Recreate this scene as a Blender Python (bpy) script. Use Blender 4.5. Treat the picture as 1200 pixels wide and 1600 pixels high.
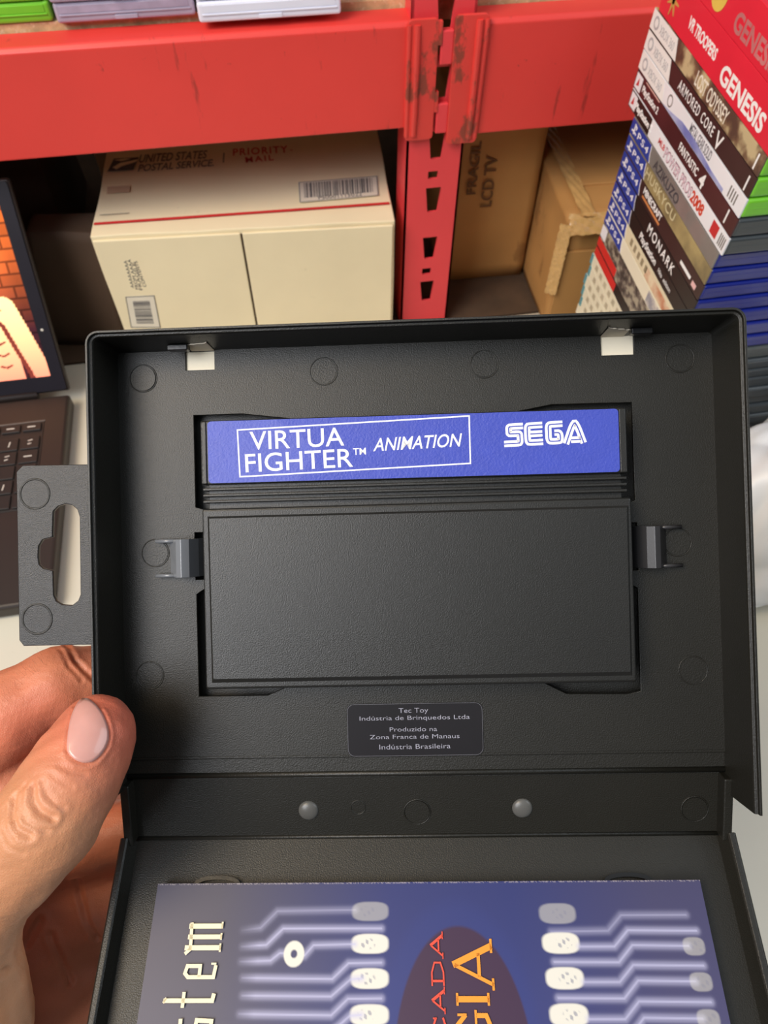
import bpy, bmesh, math, random
import numpy as np
from mathutils import Vector, Matrix
random.seed(7)
S = bpy.context.scene
COL = S.collection
for _o in list(bpy.data.objects): bpy.data.objects.remove(_o)

# ------------------------------------------------------------------ camera
F_PX, CX, CY = 1150.0, 600.0, 800.0
CAM = Vector((0, 0, .537))
R_WC = np.array([[0.985397, -0.170055, 0.008601], [-0.135374, -0.813073, -0.566204], [0.103279, 0.556771, -0.824221]])
def _orth(M):
    u, s, v = np.linalg.svd(M); return u @ v
R_WC = _orth(R_WC)
cam_d = bpy.data.cameras.new('camera'); cam = bpy.data.objects.new('camera', cam_d); COL.objects.link(cam)
cam_d.sensor_fit = 'VERTICAL'; cam_d.sensor_height = 36; cam_d.lens = 36 * F_PX / 1600
cam_d.clip_start = .005; cam_d.clip_end = 50
_r = R_WC.T @ np.diag([1, -1, -1])
cam.matrix_world = Matrix.Translation(CAM) @ Matrix(_r.tolist()).to_4x4()
cam_d.dof.use_dof = True; cam_d.dof.focus_distance = .215; cam_d.dof.aperture_fstop = 30
S.camera = cam
# ------------------------------------------------------------------ light
S.view_settings.view_transform = 'Standard'; S.view_settings.look = 'None'
S.view_settings.exposure = -0.30; S.view_settings.gamma = 1; S.view_settings.use_curve_mapping = False
wd = bpy.data.worlds.new('world'); S.world = wd; wd.use_nodes = True
wn = wd.node_tree; wbg = wn.nodes['Background']
wbg.inputs[1].default_value = 0.75
_tc = wn.nodes.new('ShaderNodeTexCoord'); _sp = wn.nodes.new('ShaderNodeSeparateXYZ'); _cr = wn.nodes.new('ShaderNodeValToRGB')
wn.links.new(_tc.outputs['Generated'], _sp.inputs[0]); wn.links.new(_sp.outputs['Z'], _cr.inputs[0]); wn.links.new(_cr.outputs[0], wbg.inputs[0])
_cr.color_ramp.elements[0].position = .45; _cr.color_ramp.elements[0].color = (.075, .07, .065, 1)      # dim lower room
_cr.color_ramp.elements[1].position = .97; _cr.color_ramp.elements[1].color = (.86, .93, 1.0, 1)      # open hall above
def area(name, loc, target, size, power, color):
    l = bpy.data.lights.new(name, 'AREA'); l.shape = 'RECTANGLE'; l.size = size[0]; l.size_y = size[1]
    l.energy = power; l.color = color
    o = bpy.data.objects.new(name, l); COL.objects.link(o); o.location = loc
    o.rotation_euler = (Vector(target) - Vector(loc)).to_track_quat('-Z', 'Y').to_euler()
    return o
area('window_light', (-1.15, -.55, 1.7), (0, .45, .05), (1.1, 1.1), 46, (.93, .95, 1))
area('ceiling_lamp', (-.75, .10, 1.5), (-.1, .45, .0), (.6, .6), 13, (1, .74, .42))
area('door_light', (2.0, -.1, 1.6), (.1, .3, .1), (1.2, 1.2), 20, (.84, .92, 1))

# ------------------------------------------------------------------ materials
def lin(c):
    c = c / 255.0
    return c / 12.92 if c <= .04045 else ((c + .055) / 1.055) ** 2.4
def rgb(r, g, b): return (lin(r), lin(g), lin(b), 1)
_mats = {}
def mat(name, c, rough=.5, metal=0, var=.06, scale=40, bump=0, bscale=400, spec=.5, trans=0, sss=0, coat=0, alpha=1, emit=0):
    if name in _mats: return _mats[name]
    m = bpy.data.materials.new(name); m.use_nodes = True; nt = m.node_tree; b = nt.nodes['Principled BSDF']
    tc = nt.nodes.new('ShaderNodeTexCoord')
    n = nt.nodes.new('ShaderNodeTexNoise'); n.inputs['Scale'].default_value = scale; n.inputs['Detail'].default_value = 6
    nt.links.new(tc.outputs['Object'], n.inputs['Vector'])
    r = nt.nodes.new('ShaderNodeValToRGB'); nt.links.new(n.outputs['Fac'], r.inputs[0])
    r.color_ramp.elements[0].position = .3; r.color_ramp.elements[1].position = .7
    r.color_ramp.elements[0].color = tuple(max(0, x * (1 - var)) for x in c[:3]) + (1,)
    r.color_ramp.elements[1].color = tuple(min(1, x * (1 + var)) for x in c[:3]) + (1,)
    nt.links.new(r.outputs[0], b.inputs['Base Color'])
    b.inputs['Roughness'].default_value = rough; b.inputs['Metallic'].default_value = metal
    b.inputs['Specular IOR Level'].default_value = spec
    b.inputs['Transmission Weight'].default_value = trans; b.inputs['Coat Weight'].default_value = coat
    b.inputs['Alpha'].default_value = alpha
    if sss: b.inputs['Subsurface Weight'].default_value = sss; b.inputs['Subsurface Scale'].default_value = .004; b.inputs['Subsurface Radius'].default_value = (1, .35, .2)
    if bump:
        n2 = nt.nodes.new('ShaderNodeTexNoise'); n2.inputs['Scale'].default_value = bscale; n2.inputs['Detail'].default_value = 4
        nt.links.new(tc.outputs['Object'], n2.inputs['Vector'])
        bp = nt.nodes.new('ShaderNodeBump'); bp.inputs['Strength'].default_value = bump; bp.inputs['Distance'].default_value = .0006
        nt.links.new(n2.outputs['Fac'], bp.inputs['Height']); nt.links.new(bp.outputs[0], b.inputs['Normal'])
    _mats[name] = m; return m
def add_wear(m, col, scale, thr, stretch=(1, 1, 1), amount=1.0):
    """mix a worn / stained colour into the base colour where a noise is high"""
    nt = m.node_tree; b = nt.nodes['Principled BSDF']; src = b.inputs['Base Color'].links[0].from_socket
    tc = nt.nodes.new('ShaderNodeTexCoord'); mp = nt.nodes.new('ShaderNodeMapping'); mp.inputs['Scale'].default_value = stretch
    n = nt.nodes.new('ShaderNodeTexNoise'); n.inputs['Scale'].default_value = scale; n.inputs['Detail'].default_value = 8; n.inputs['Roughness'].default_value = .65
    nt.links.new(tc.outputs['Object'], mp.inputs[0]); nt.links.new(mp.outputs[0], n.inputs['Vector'])
    r = nt.nodes.new('ShaderNodeValToRGB'); r.color_ramp.elements[0].position = thr; r.color_ramp.elements[1].position = min(1, thr + .06)
    r.color_ramp.elements[0].color = (0, 0, 0, 1); r.color_ramp.elements[1].color = (amount,) * 3 + (1,)
    nt.links.new(n.outputs['Fac'], r.inputs[0])
    mx = nt.nodes.new('ShaderNodeMix'); mx.data_type = 'RGBA'
    nt.links.new(r.outputs[0], mx.inputs[0]); nt.links.new(src, mx.inputs[6]); mx.inputs[7].default_value = col
    nt.links.new(mx.outputs[2], b.inputs['Base Color'])
    return m
def attr_mat(name, rough=.4, emit=0, attr='Col', spec=.5, coat=0):
    m = bpy.data.materials.new(name); m.use_nodes = True; nt = m.node_tree; b = nt.nodes['Principled BSDF']
    a = nt.nodes.new('ShaderNodeAttribute'); a.attribute_name = attr
    nt.links.new(a.outputs['Color'], b.inputs['Base Color'])
    b.inputs['Roughness'].default_value = rough; b.inputs['Specular IOR Level'].default_value = spec; b.inputs['Coat Weight'].default_value = coat
    if emit: nt.links.new(a.outputs['Color'], b.inputs['Emission Color']); b.inputs['Emission Strength'].default_value = emit
    return m

# ------------------------------------------------------------------ object helpers
WM = {}                                   # world matrix of every object made
def mw(o): return WM[o.name] if o else Matrix.Identity(4)
def tag(o, label=None, cat=None, group=None, kind=None):
    if label: o['label'] = label
    if cat: o['category'] = cat
    if group: o['group'] = group
    if kind: o['kind'] = kind
    return o
def thing(name, label, cat, M=None, group=None):
    o = bpy.data.objects.new(name, None); COL.objects.link(o); o.empty_display_size = .02
    M = M or Matrix.Identity(4); o.matrix_basis = M; WM[o.name] = M.copy()
    return tag(o, label, cat, group)
def mesh(name, v, f, m, parent=None, M=None, smooth=False, bevel=0, label=None):
    me = bpy.data.meshes.new(name); me.from_pydata([tuple(x) for x in v], [], f)
    if smooth: me.polygons.foreach_set('use_smooth', [True] * len(me.polygons))
    me.update(); return link(name, me, m, parent, M, bevel, label)
def link(name, me, m, parent=None, M=None, bevel=0, label=None):
    me.materials.clear(); me.materials.append(m)
    o = bpy.data.objects.new(name, me); COL.objects.link(o)
    M = M or Matrix.Identity(4)
    if parent: o.parent = parent
    o.matrix_basis = M; WM[o.name] = mw(parent) @ M
    if bevel:
        b = o.modifiers.new('bevel', 'BEVEL'); b.width = bevel; b.segments = 2; b.limit_method = 'ANGLE'; b.angle_limit = .6; b.harden_normals = False
    if label: o['label'] = label
    return o
def T(x, y, z): return Matrix.Translation((x, y, z))
def frame(o, x, y):
    """matrix with origin o, x axis x, y axis near y, z = x cross y"""
    x = Vector(x).normalized(); y = Vector(y); z = x.cross(y).normalized(); y = z.cross(x)
    return Matrix(((x[0], y[0], z[0], o[0]), (x[1], y[1], z[1], o[1]), (x[2], y[2], z[2], o[2]), (0, 0, 0, 1)))
class MB:
    def __init__(s): s.v = []; s.f = []
    def add(s, v, f, M=None):
        k = len(s.v)
        s.v += [tuple(M @ Vector(p)) if M else tuple(p) for p in v]; s.f += [[i + k for i in q] for q in f]; return s
    def box(s, x0, x1, y0, y1, z0, z1, M=None):
        v = [(x, y, z) for z in (z0, z1) for y in (y0, y1) for x in (x0, x1)]
        return s.add(v, [(0, 2, 3, 1), (4, 5, 7, 6), (0, 1, 5, 4), (2, 6, 7, 3), (0, 4, 6, 2), (1, 3, 7, 5)], M)
    def rbox(s, x0, x1, y0, y1, z0, z1, r, M=None, seg=3):
        bm = bmesh.new(); bmesh.ops.create_cube(bm, size=1)
        for q in bm.verts: q.co = Vector(((x0 + x1) / 2 + q.co.x * (x1 - x0), (y0 + y1) / 2 + q.co.y * (y1 - y0), (z0 + z1) / 2 + q.co.z * (z1 - z0)))
        bmesh.ops.bevel(bm, geom=bm.edges[:], offset=r, segments=seg, affect='EDGES', profile=.5)
        bm.verts.index_update(); s.add([tuple(q.co) for q in bm.verts], [[w.index for w in g.verts] for g in bm.faces], M); bm.free(); return s
    def cyl(s, c, r, z0, z1, n=28, r2=None, M=None):
        r2 = r if r2 is None else r2; v = []
        for rr, z in ((r, z0), (r2, z1)): v += [(c[0] + rr * math.cos(2 * math.pi * i / n), c[1] + rr * math.sin(2 * math.pi * i / n), z) for i in range(n)]
        f = [(i, (i + 1) % n, n + (i + 1) % n, n + i) for i in range(n)] + [list(range(n))[::-1], list(range(n, 2 * n))]
        return s.add(v, f, M)
    def dome(s, c, r, h, z0, n=28, k=7):
        v = []; f = []
        for j in range(k):
            a = j / (k - 1) * math.pi / 2 * .97
            v += [(c[0] + r * math.cos(a) * math.cos(2 * math.pi * i / n), c[1] + r * math.cos(a) * math.sin(2 * math.pi * i / n), z0 + h * math.sin(a)) for i in range(n)]
        for j in range(k - 1): f += [(j * n + i, j * n + (i + 1) % n, (j + 1) * n + (i + 1) % n, (j + 1) * n + i) for i in range(n)]
        f.append([(k - 1) * n + i for i in range(n)]); return s.add(v, f)
    def ring(s, c, r, w, h, z0, n=36, k=6):
        v = []; f = []
        for i in range(n):
            a = 2 * math.pi * i / n
            for j in range(k + 1):
                b = math.pi * j / k; rr = r + w * math.cos(b); v.append((c[0] + rr * math.cos(a), c[1] + rr * math.sin(a), z0 + h * math.sin(b)))
        for i in range(n):
            for j in range(k):
                p = i * (k + 1) + j; q = ((i + 1) % n) * (k + 1) + j; f.append((p, q, q + 1, p + 1))
        return s.add(v, f)
    def sweep(s, path, prof, close=False):
        """path: (x,y,nx,ny) points; prof: (offset along n, z)"""
        k = len(prof); n = len(path); v = [(x + nx * o, y + ny * o, z) for x, y, nx, ny in path for o, z in prof]; f = []
        for i in range(n - 1 + close):
            j = (i + 1) % n
            for a in range(k): b = (a + 1) % k; f.append((i * k + a, i * k + b, j * k + b, j * k + a))
        if not close: f += [list(range(k))[::-1], [(n - 1) * k + a for a in range(k)]]
        return s.add(v, f)
    def tube(s, pts, r, n=10):
        pts = [Vector(p) for p in pts]; rs = r if isinstance(r, (list, tuple)) else [r] * len(pts); v = []; f = []
        for i, p in enumerate(pts):
            d = (pts[min(i + 1, len(pts) - 1)] - pts[max(i - 1, 0)]).normalized(); u = d.orthogonal().normalized() if i == 0 else (u - d * u.dot(d)).normalized(); w = d.cross(u)
            v += [tuple(p + (u * math.cos(2 * math.pi * a / n) + w * math.sin(2 * math.pi * a / n)) * rs[i]) for a in range(n)]
        for i in range(len(pts) - 1): f += [(i * n + a, i * n + (a + 1) % n, (i + 1) * n + (a + 1) % n, (i + 1) * n + a) for a in range(n)]
        f += [list(range(n))[::-1], [(len(pts) - 1) * n + a for a in range(n)]]; return s.add(v, f)
    def ribbon(s, pts, w, z0, z1, close=False, M=None):
        """flat mitred stroke of width w (or list of widths)"""
        P = [Vector((p[0], p[1])) for p in pts]; n = len(P); ws = w if isinstance(w, (list, tuple)) else [w] * n; L = []; Rr = []
        for i in range(n):
            a = P[(i - 1) % n] if (i > 0 or close) else None; b = P[(i + 1) % n] if (i < n - 1 or close) else None
            d1 = (P[i] - a).normalized() if a is not None else None; d2 = (b - P[i]).normalized() if b is not None else None
            d1 = d1 or d2; d2 = d2 or d1
            n1 = Vector((-d1.y, d1.x)); n2 = Vector((-d2.y, d2.x)); m_ = (n1 + n2); m_ = m_.normalized() if m_.length > 1e-6 else n1
            k = min(1 / max(m_.dot(n1), .3), 2.2) * ws[i] / 2; L.append(P[i] + m_ * k); Rr.append(P[i] - m_ * k)
        v = []
        for l, r in zip(L, Rr): v += [(l.x, l.y, z0), (l.x, l.y, z1), (r.x, r.y, z1), (r.x, r.y, z0)]
        f = []
        for i in range(n - 1 + close):
            j = (i + 1) % n
            for a in range(4): b = (a + 1) % 4; f.append((i * 4 + a, j * 4 + a, j * 4 + b, i * 4 + b))
        if not close: f += [(0, 1, 2, 3), ((n - 1) * 4 + 3, (n - 1) * 4 + 2, (n - 1) * 4 + 1, (n - 1) * 4)]
        return s.add(v, f, M)
    def build(s, name, m, parent=None, M=None, smooth=False, bevel=0, label=None): return mesh(name, s.v, s.f, m, parent, M, smooth, bevel, label)
def plate_mesh(outlines, z0, z1, bev=0):
    """filled 2D outlines (holes by even-odd) extruded from z0 to z1"""
    cu = bpy.data.curves.new('c', 'CURVE'); cu.dimensions = '2D'; cu.fill_mode = 'BOTH'; cu.extrude = (z1 - z0) / 2 - bev; cu.bevel_depth = bev; cu.bevel_resolution = 1
    for ol in outlines:
        sp = cu.splines.new('POLY'); sp.points.add(len(ol) - 1); sp.use_cyclic_u = True
        for i, p in enumerate(ol): sp.points[i].co = (p[0], p[1], 0, 1)
    o = bpy.data.objects.new('c', cu); COL.objects.link(o)
    me = bpy.data.meshes.new_from_object(o.evaluated_get(bpy.context.evaluated_depsgraph_get()))
    bpy.data.objects.remove(o); bpy.data.curves.remove(cu)
    me.transform(T(0, 0, (z0 + z1) / 2)); return me
def rrect(x0, x1, y0, y1, r, n=6):
    o = []
    for cx, cy, a0 in ((x1 - r, y0 + r, -90), (x1 - r, y1 - r, 0), (x0 + r, y1 - r, 90), (x0 + r, y0 + r, 180)):
        o += [(cx + r * math.cos(math.radians(a0 + 90 * i / n)), cy + r * math.sin(math.radians(a0 + 90 * i / n))) for i in range(n + 1)]
    return o
def plate(name, outlines, z0, z1, m, parent=None, M=None, bev=0, label=None): return link(name, plate_mesh(outlines, z0, z1, bev), m, parent, M, 0, label)
def text_mesh(body, bold=0, shear=0, extrude=.0, space=1.0):
    cu = bpy.data.curves.new('t', 'FONT'); cu.body = body; cu.offset = bold; cu.shear = shear; cu.resolution_u = 4; cu.space_character = space; cu.extrude = .02
    o = bpy.data.objects.new('t', cu); COL.objects.link(o)
    me = bpy.data.meshes.new_from_object(o.evaluated_get(bpy.context.evaluated_depsgraph_get()))
    bpy.data.objects.remove(o); bpy.data.curves.remove(cu); return me
def lettering(body, W, a, b, h, m, parent, name='lettering', bold=0, shear=0, lift=.00008, space=1.0):
    """text in world frame W (z = surface normal): baseline from a to b (local 2D), cap height h"""
    me = text_mesh(body, bold, shear, space=space)
    co = np.empty(len(me.vertices) * 3); me.vertices.foreach_get('co', co); co = co.reshape(-1, 3)
    x0, x1 = co[:, 0].min(), co[:, 0].max()
    y1 = .73 if any(ch.isupper() or ch.isdigit() or ch in 'ltdbfkh' for ch in body) else .5
    a = Vector(a); b = Vector(b); d = (b - a); sx = d.length / (x1 - x0); sy = h / y1; d.normalize()
    co2 = np.stack([(co[:, 0] - x0) * sx, co[:, 1] * sy, (co[:, 2] / .02) * lift * .5 + lift * .5], 1)
    me.vertices.foreach_set('co', co2.ravel()); me.update()
    L = W @ Matrix(((d.x, -d.y, 0, a.x), (d.y, d.x, 0, a.y), (0, 0, 1, 0), (0, 0, 0, 1)))
    return link(name, me, m, parent, mw(parent).inverted() @ L)
def ray(px, py): return Vector((R_WC.T @ np.array([(px - CX) / F_PX, (py - CY) / F_PX, 1.])).tolist())
def camp(px, py, Z): return CAM + ray(px, py) * Z
def on(W, px, py, h=0):
    """where the sight line meets the plane z=h of frame W, in W's own coordinates"""
    Wi = W.inverted(); o = Wi @ CAM; d = Wi.to_3x3() @ ray(px, py); t = (h - o.z) / d.z; q = o + d * t; return Vector((q.x, q.y))
def ltr(body, W, p0, p1, p2, m, parent, **k):
    """lettering given by where its baseline start, end and a cap-top point lie on surface W"""
    a, b, c = on(W, *p0), on(W, *p1), on(W, *p2); d = (b - a).normalized(); h = abs((c - a).dot(Vector((-d.y, d.x))))
    return lettering(body, W, a, b, h, m, parent, **k)
def colour_mesh(name, verts, nx, ny, cols, m, parent=None, M=None, label=None):
    f = [(j * nx + i, j * nx + i + 1, (j + 1) * nx + i + 1, (j + 1) * nx + i) for j in range(ny - 1) for i in range(nx - 1)]
    o = mesh(name, verts, f, m, parent, M, smooth=True, label=label)
    ca = o.data.color_attributes.new('Col', 'FLOAT_COLOR', 'POINT')
    c4 = np.ones((len(verts), 4), np.float32); c4[:, :3] = cols; ca.data.foreach_set('color', c4.ravel()); return o
def nlin(a): a = np.asarray(a, float) / 255; return np.where(a <= .04045, a / 12.92, ((a + .055) / 1.055) ** 2.4)
def seg_d(X, Y, pts):
    D = np.full(X.shape, 1e9)
    for (ax, ay), (bx, by) in zip(pts[:-1], pts[1:]):
        dx, dy = bx - ax, by - ay; L = dx * dx + dy * dy + 1e-12; t = np.clip(((X - ax) * dx + (Y - ay) * dy) / L, 0, 1)
        D = np.minimum(D, np.hypot(X - ax - t * dx, Y - ay - t * dy))
    return D

# ------------------------------------------------------------------ shared materials
BLACK = mat('black_plastic', rgb(27, 26, 21), .42, var=.10, scale=25, bump=.22, bscale=2600, spec=.5)
add_wear(BLACK, rgb(120, 118, 110), 700, .735, amount=.45)
BLACKG = mat('black_plastic_gloss', rgb(20, 20, 21), .28, var=.1, scale=30, bump=.1, bscale=500)
WHITEP = mat('white_print', rgb(245, 245, 245), .5, var=.02)
SILVER = mat('silver_print', rgb(168, 168, 182), .4, var=.2, metal=.2)
DARKP = mat('dark_print', rgb(62, 60, 66), .6, var=.1)

# ================================================================== the setting
FLOORM = mat('concrete_floor', rgb(120, 115, 108), .8, var=.15, scale=6, bump=.3, bscale=60)
WALLM = mat('painted_wall', rgb(120, 112, 104), .8, var=.05, scale=3)
def struct(name, mb, m): o = mb.build(name, m); o['kind'] = 'structure'; return o
struct('floor', MB().box(-2.5, 2.5, -2, 1.6, -.80, -.75), FLOORM)
struct('wall_back', MB().box(-2.5, 2.5, 1.5, 1.6, -.75, 1.7), WALLM)

# table the photographer leans over
TABLEM = mat('table_top_white', rgb(204, 199, 182), .55, var=.03, scale=8, bump=.15, bscale=120)
add_wear(TABLEM, rgb(150, 140, 120), 160, .70, amount=.6)
tb = thing('folding_table', 'off-white folding table under the laptop and the stacks of games', 'table', T(.15, .3, -.75))
mt = mw(tb).inverted()
MB().rbox(-.75, .95, -.18, .5985, -.035, 0, .006).build('tabletop', TABLEM, tb, mt, smooth=False)
LEGM = mat('grey_steel', rgb(120, 122, 126), .4, metal=.6)
for lx, ly in ((-.68, -.12), (.88, -.12), (-.68, .53), (.88, .53)):
    MB().tube([(lx, ly, -.75), (lx, ly, -.034)], .014).build('leg', LEGM, tb, mt, smooth=True)

# ------------------------------------------------------------------ red pallet rack
RED = mat('red_enamel', rgb(224, 64, 58), .42, var=.05, scale=10, bump=.12, bscale=90)
add_wear(RED, rgb(120, 42, 34), 46, .645, (1.5, 1, .22), .55)
add_wear(RED, rgb(90, 34, 28), 70, .67, (1, 1, .8), .7)
REDP = mat('red_post_enamel', rgb(228, 66, 72), .42, var=.05, scale=12, bump=.1, bscale=90)
add_wear(REDP, rgb(120, 44, 40), 60, .70, (1, 1, .4), .7)
REDB = mat('red_bracket_enamel', rgb(218, 64, 57), .45, var=.08, scale=20, bump=.4, bscale=120)
add_wear(REDB, rgb(112, 62, 46), 55, .55, (1, 1, .5), .8)
rack = thing('pallet_rack', 'red steel pallet rack with slotted post, worn beams and shelf board behind the table', 'rack', T(.151, .6, -.75))
rk = mw(rack).inverted()
PX0, PX1 = .1262, .1762
def keyhole(zt, zb, cx): return [(cx - .0072, zt), (cx + .0068, zt), (cx + .0046, zb), (cx - .0046, zb)]
def make_post(x0, x1, slots):
    outl = [[(x0, -.75), (x1, -.75), (x1, 1.35), (x0, 1.35)]]
    c = (x0 + x1) / 2
    if slots:
        z = -.723 + .0; k = 0
        base = .207
        for i in range(-14, 18):
            zt = base + i * .0512
            outl.append(keyhole(zt, zt - .024, c + .0012))
            if i % 2 == 0: outl.append([(c - .0048, zt - .0355), (c + .004, zt - .0355), (c + .004, zt - .0425), (c - .0048, zt - .0425)])
    me = plate_mesh(outl, -.001, .001)
    me.transform(Matrix.Rotation(math.pi / 2, 4, 'X')); me.transform(T(0, .601, 0))
    o = link('post', me, REDP, rack, rk)
    m = MB().box(x0, x0 + .002, .6, .64, -.75, 1.35).box(x1 - .002, x1, .6, .64, -.75, 1.35)
    m.build('post_flange', REDP, rack, rk)
make_post(PX0, PX1, True); make_post(-1.05, -1.0, False); make_post(1.25, 1.30, False)
MB().box(PX0, PX1, 1.10, 1.14, -.75, 1.35).build('rear_post', REDP, rack, rk)
def beam(x0, x1, z0, z1):
    # step beam: front box with a lower ledge carrying the shelf board
    prof = [(0, 0), (0, z1 - z0 - .003), (.003, z1 - z0), (.026, z1 - z0), (.0262, z1 - z0 - .012), (.045, z1 - z0 - .012), (.045, 0)]
    v = [(x, .597 + p, z0 + q) for x in (x0, x1) for p, q in prof]; n = len(prof)
    f = [(i, (i + 1) % n, n + (i + 1) % n, n + i) for i in range(n)] + [list(range(n))[::-1], list(range(n, 2 * n))]
    f = [tuple(q)[::-1] for q in f]
    mesh('beam', v, f, RED, rack, rk, bevel=.0012)
beam(-1.03, .1285, .2135, .2925); beam(.178, 1.28, .2035, .2905)
def bracket(x0, x1, z0, z1, side):
    m = MB(); m.add(*[(lambda me: ([tuple(q.co) for q in me.vertices], [list(p.vertices) for p in me.polygons]))(plate_mesh([rrect(x0, x1, z0, z1, .003)], -.0015, .0015, .0006))][0], T(0, .5955, 0) @ Matrix.Rotation(math.pi / 2, 4, 'X'))
    xe = x0 + .0065 if side < 0 else x1 - .0065
    m.tube([(xe, .5945, z0 + .004), (xe, .5935, z0 + .02), (xe, .5935, z1 - .02), (xe, .5945, z1 - .003)], .0028)
    xe2 = x0 + .001 if side < 0 else x1 - .001
    m.tube([(xe2, .5955, z0 + .003), (xe2 + side * .0005, .5950, z1 - .003)], .0022)
    m.build('beam_bracket', REDB, rack, rk)
bracket(.1235, .1462, .2045, .2945, -1); bracket(.1595, .1845, .1985, .2955, 1)
for z in (.2925, .2420): MB().box(.1462, .1495, .5942, .5985, z - .016, z).build('bracket_tab', REDB, rack, rk)
for z in (.2870, .2330): MB().rbox(.1490, .1592, .5950, .6000, z - .0255, z - .001, .0012).build('bracket_hook', REDP, rack, rk)
BOARD = mat('particle_board', rgb(206, 178, 132), .8, var=.25, scale=120, bump=.5, bscale=300)
add_wear(BOARD, rgb(232, 214, 176), 200, .55, amount=.6)
MB().box(-1.0, 1.24, .6245, 1.10, .2815, .2975).build('shelf_board', BOARD, rack, rk)
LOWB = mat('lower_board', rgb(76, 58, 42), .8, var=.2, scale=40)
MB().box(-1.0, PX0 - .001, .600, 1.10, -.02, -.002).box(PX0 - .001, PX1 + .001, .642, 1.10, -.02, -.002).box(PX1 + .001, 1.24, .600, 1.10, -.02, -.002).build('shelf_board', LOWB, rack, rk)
MB().box(-1.03, PX0, .6, .64, -.09, -.02).build('beam', RED, rack, rk); MB().box(PX1, 1.28, .6, .64, -.09, -.02).build('beam', RED, rack, rk)

# ------------------------------------------------------------------ postal box
CARD = mat('white_cardboard', rgb(234, 220, 184), .75, var=.04, scale=12, bump=.55, bscale=45)
add_wear(CARD, rgb(176, 160, 128), 30, .66, (1, 1, 2), .5)
BO = Vector((-.156, .603, .1375)); BX = (Vector((.114, .584, .1375)) - BO).normalized(); BL = .2705
FB = frame(BO, BX, Vector((0, 0, 1)).cross(BX))     # x along the front edge, y to the back, z up
pbox = thing('postal_box', 'worn white priority mail box with a thin red stripe, under the red beam', 'box', FB @ T(0, 0, -.1375))
FBL = T(0, 0, .1375)
def crumple(mb_, amp, fr, seed):
    r = np.random.RandomState(seed); k = r.randn(6, 3) * fr; ph = r.rand(6) * 6
    return [tuple(Vector(p) + Vector([amp * sum(math.sin(k[i].dot(np.array(p)) + ph[i] + c) for i in range(6)) / 3 for c in (0, 2, 4)])) for p in mb_]
def cardbox(x0, x1, y0, y1, z0, z1, amp, seed, cuts=22):
    bm = bmesh.new(); bmesh.ops.create_cube(bm, size=1)
    for q in bm.verts: q.co = Vector(((x0 + x1) / 2 + q.co.x * (x1 - x0), (y0 + y1) / 2 + q.co.y * (y1 - y0), (z0 + z1) / 2 + q.co.z * (z1 - z0)))
    bmesh.ops.subdivide_edges(bm, edges=bm.edges[:], cuts=cuts, use_grid_fill=True); bm.verts.index_update()
    v = crumple([tuple(q.co) for q in bm.verts], amp, 40, seed); f = [[w.index for w in g.verts] for g in bm.faces]; bm.free()
    v = [(p[0], p[1], max(p[2], z0) if abs(p[2] - z0) < .002 else p[2]) for p in v]
    return v, f
v, f = cardbox(0, BL, .0005, .20, .001, .1372, .0007, 3)
mesh('carton', v, f, CARD, pbox, smooth=False, bevel=.001)
# two closing flaps on the front with the dark seam between them
sx = on(FB @ Matrix.Rotation(math.pi / 2, 4, 'X'), 390, 440)[0]
for a, b in ((.0015, sx - .0010), (sx + .0010, BL - .0015)):
    MB().rbox(a, b, -.0022, .0004, .003, .1335, .0008).build('flap', CARD, pbox)
MB().box(sx - .001, sx + .001, -.0004, .0002, .003, .132).build('seam', mat('seam_dark', rgb(70, 56, 44), .9), pbox)
SW = frame((0, 0, 0), (1, 0, 0), (0, 1, 0))
REDI = mat('red_ink', rgb(200, 44, 46), .6, var=.08); GREYI = mat('grey_ink', rgb(112, 104, 98), .7, var=.15); NAVYI = mat('navy_ink', rgb(82, 80, 84), .7, var=.1)
TOPF = FB @ T(0, 0, .0007)                             # top surface of the box
q0, q1 = on(TOPF, 142, 350), on(TOPF, 615, 318)
mp = mw(pbox).inverted() @ TOPF
MB().ribbon([(0.002, q0[1]), (BL * .5, (q0[1] + q1[1]) / 2 + .0005), (BL - .002, q1[1] + .001)], .0032, 0, .00025).build('stripe', REDI, pbox, mp)
ltr('UNITED STATES', TOPF, (217, 254), (324, 247), (218, 241), GREYI, pbox, shear=.25, bold=.012)
ltr('POSTAL SERVICE.', TOPF, (215, 268), (334, 259), (216, 257), GREYI, pbox, shear=.25, bold=.012)
ltr('PRIORITY', TOPF, (364, 243), (450, 238), (364, 232), REDI, pbox, bold=.02, space=1.2)
ltr('MAIL', TOPF, (384, 254), (428, 250), (384, 245), REDI, pbox, bold=.02, space=1.3)
ltr('o', TOPF, (453, 236), (457, 236), (453, 233), REDI, pbox)
a, b = on(TOPF, 349, 254), on(TOPF, 350, 239)
MB().ribbon([a, b], .0012, 0, .0002).build('divider', GREYI, pbox, mp)
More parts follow.
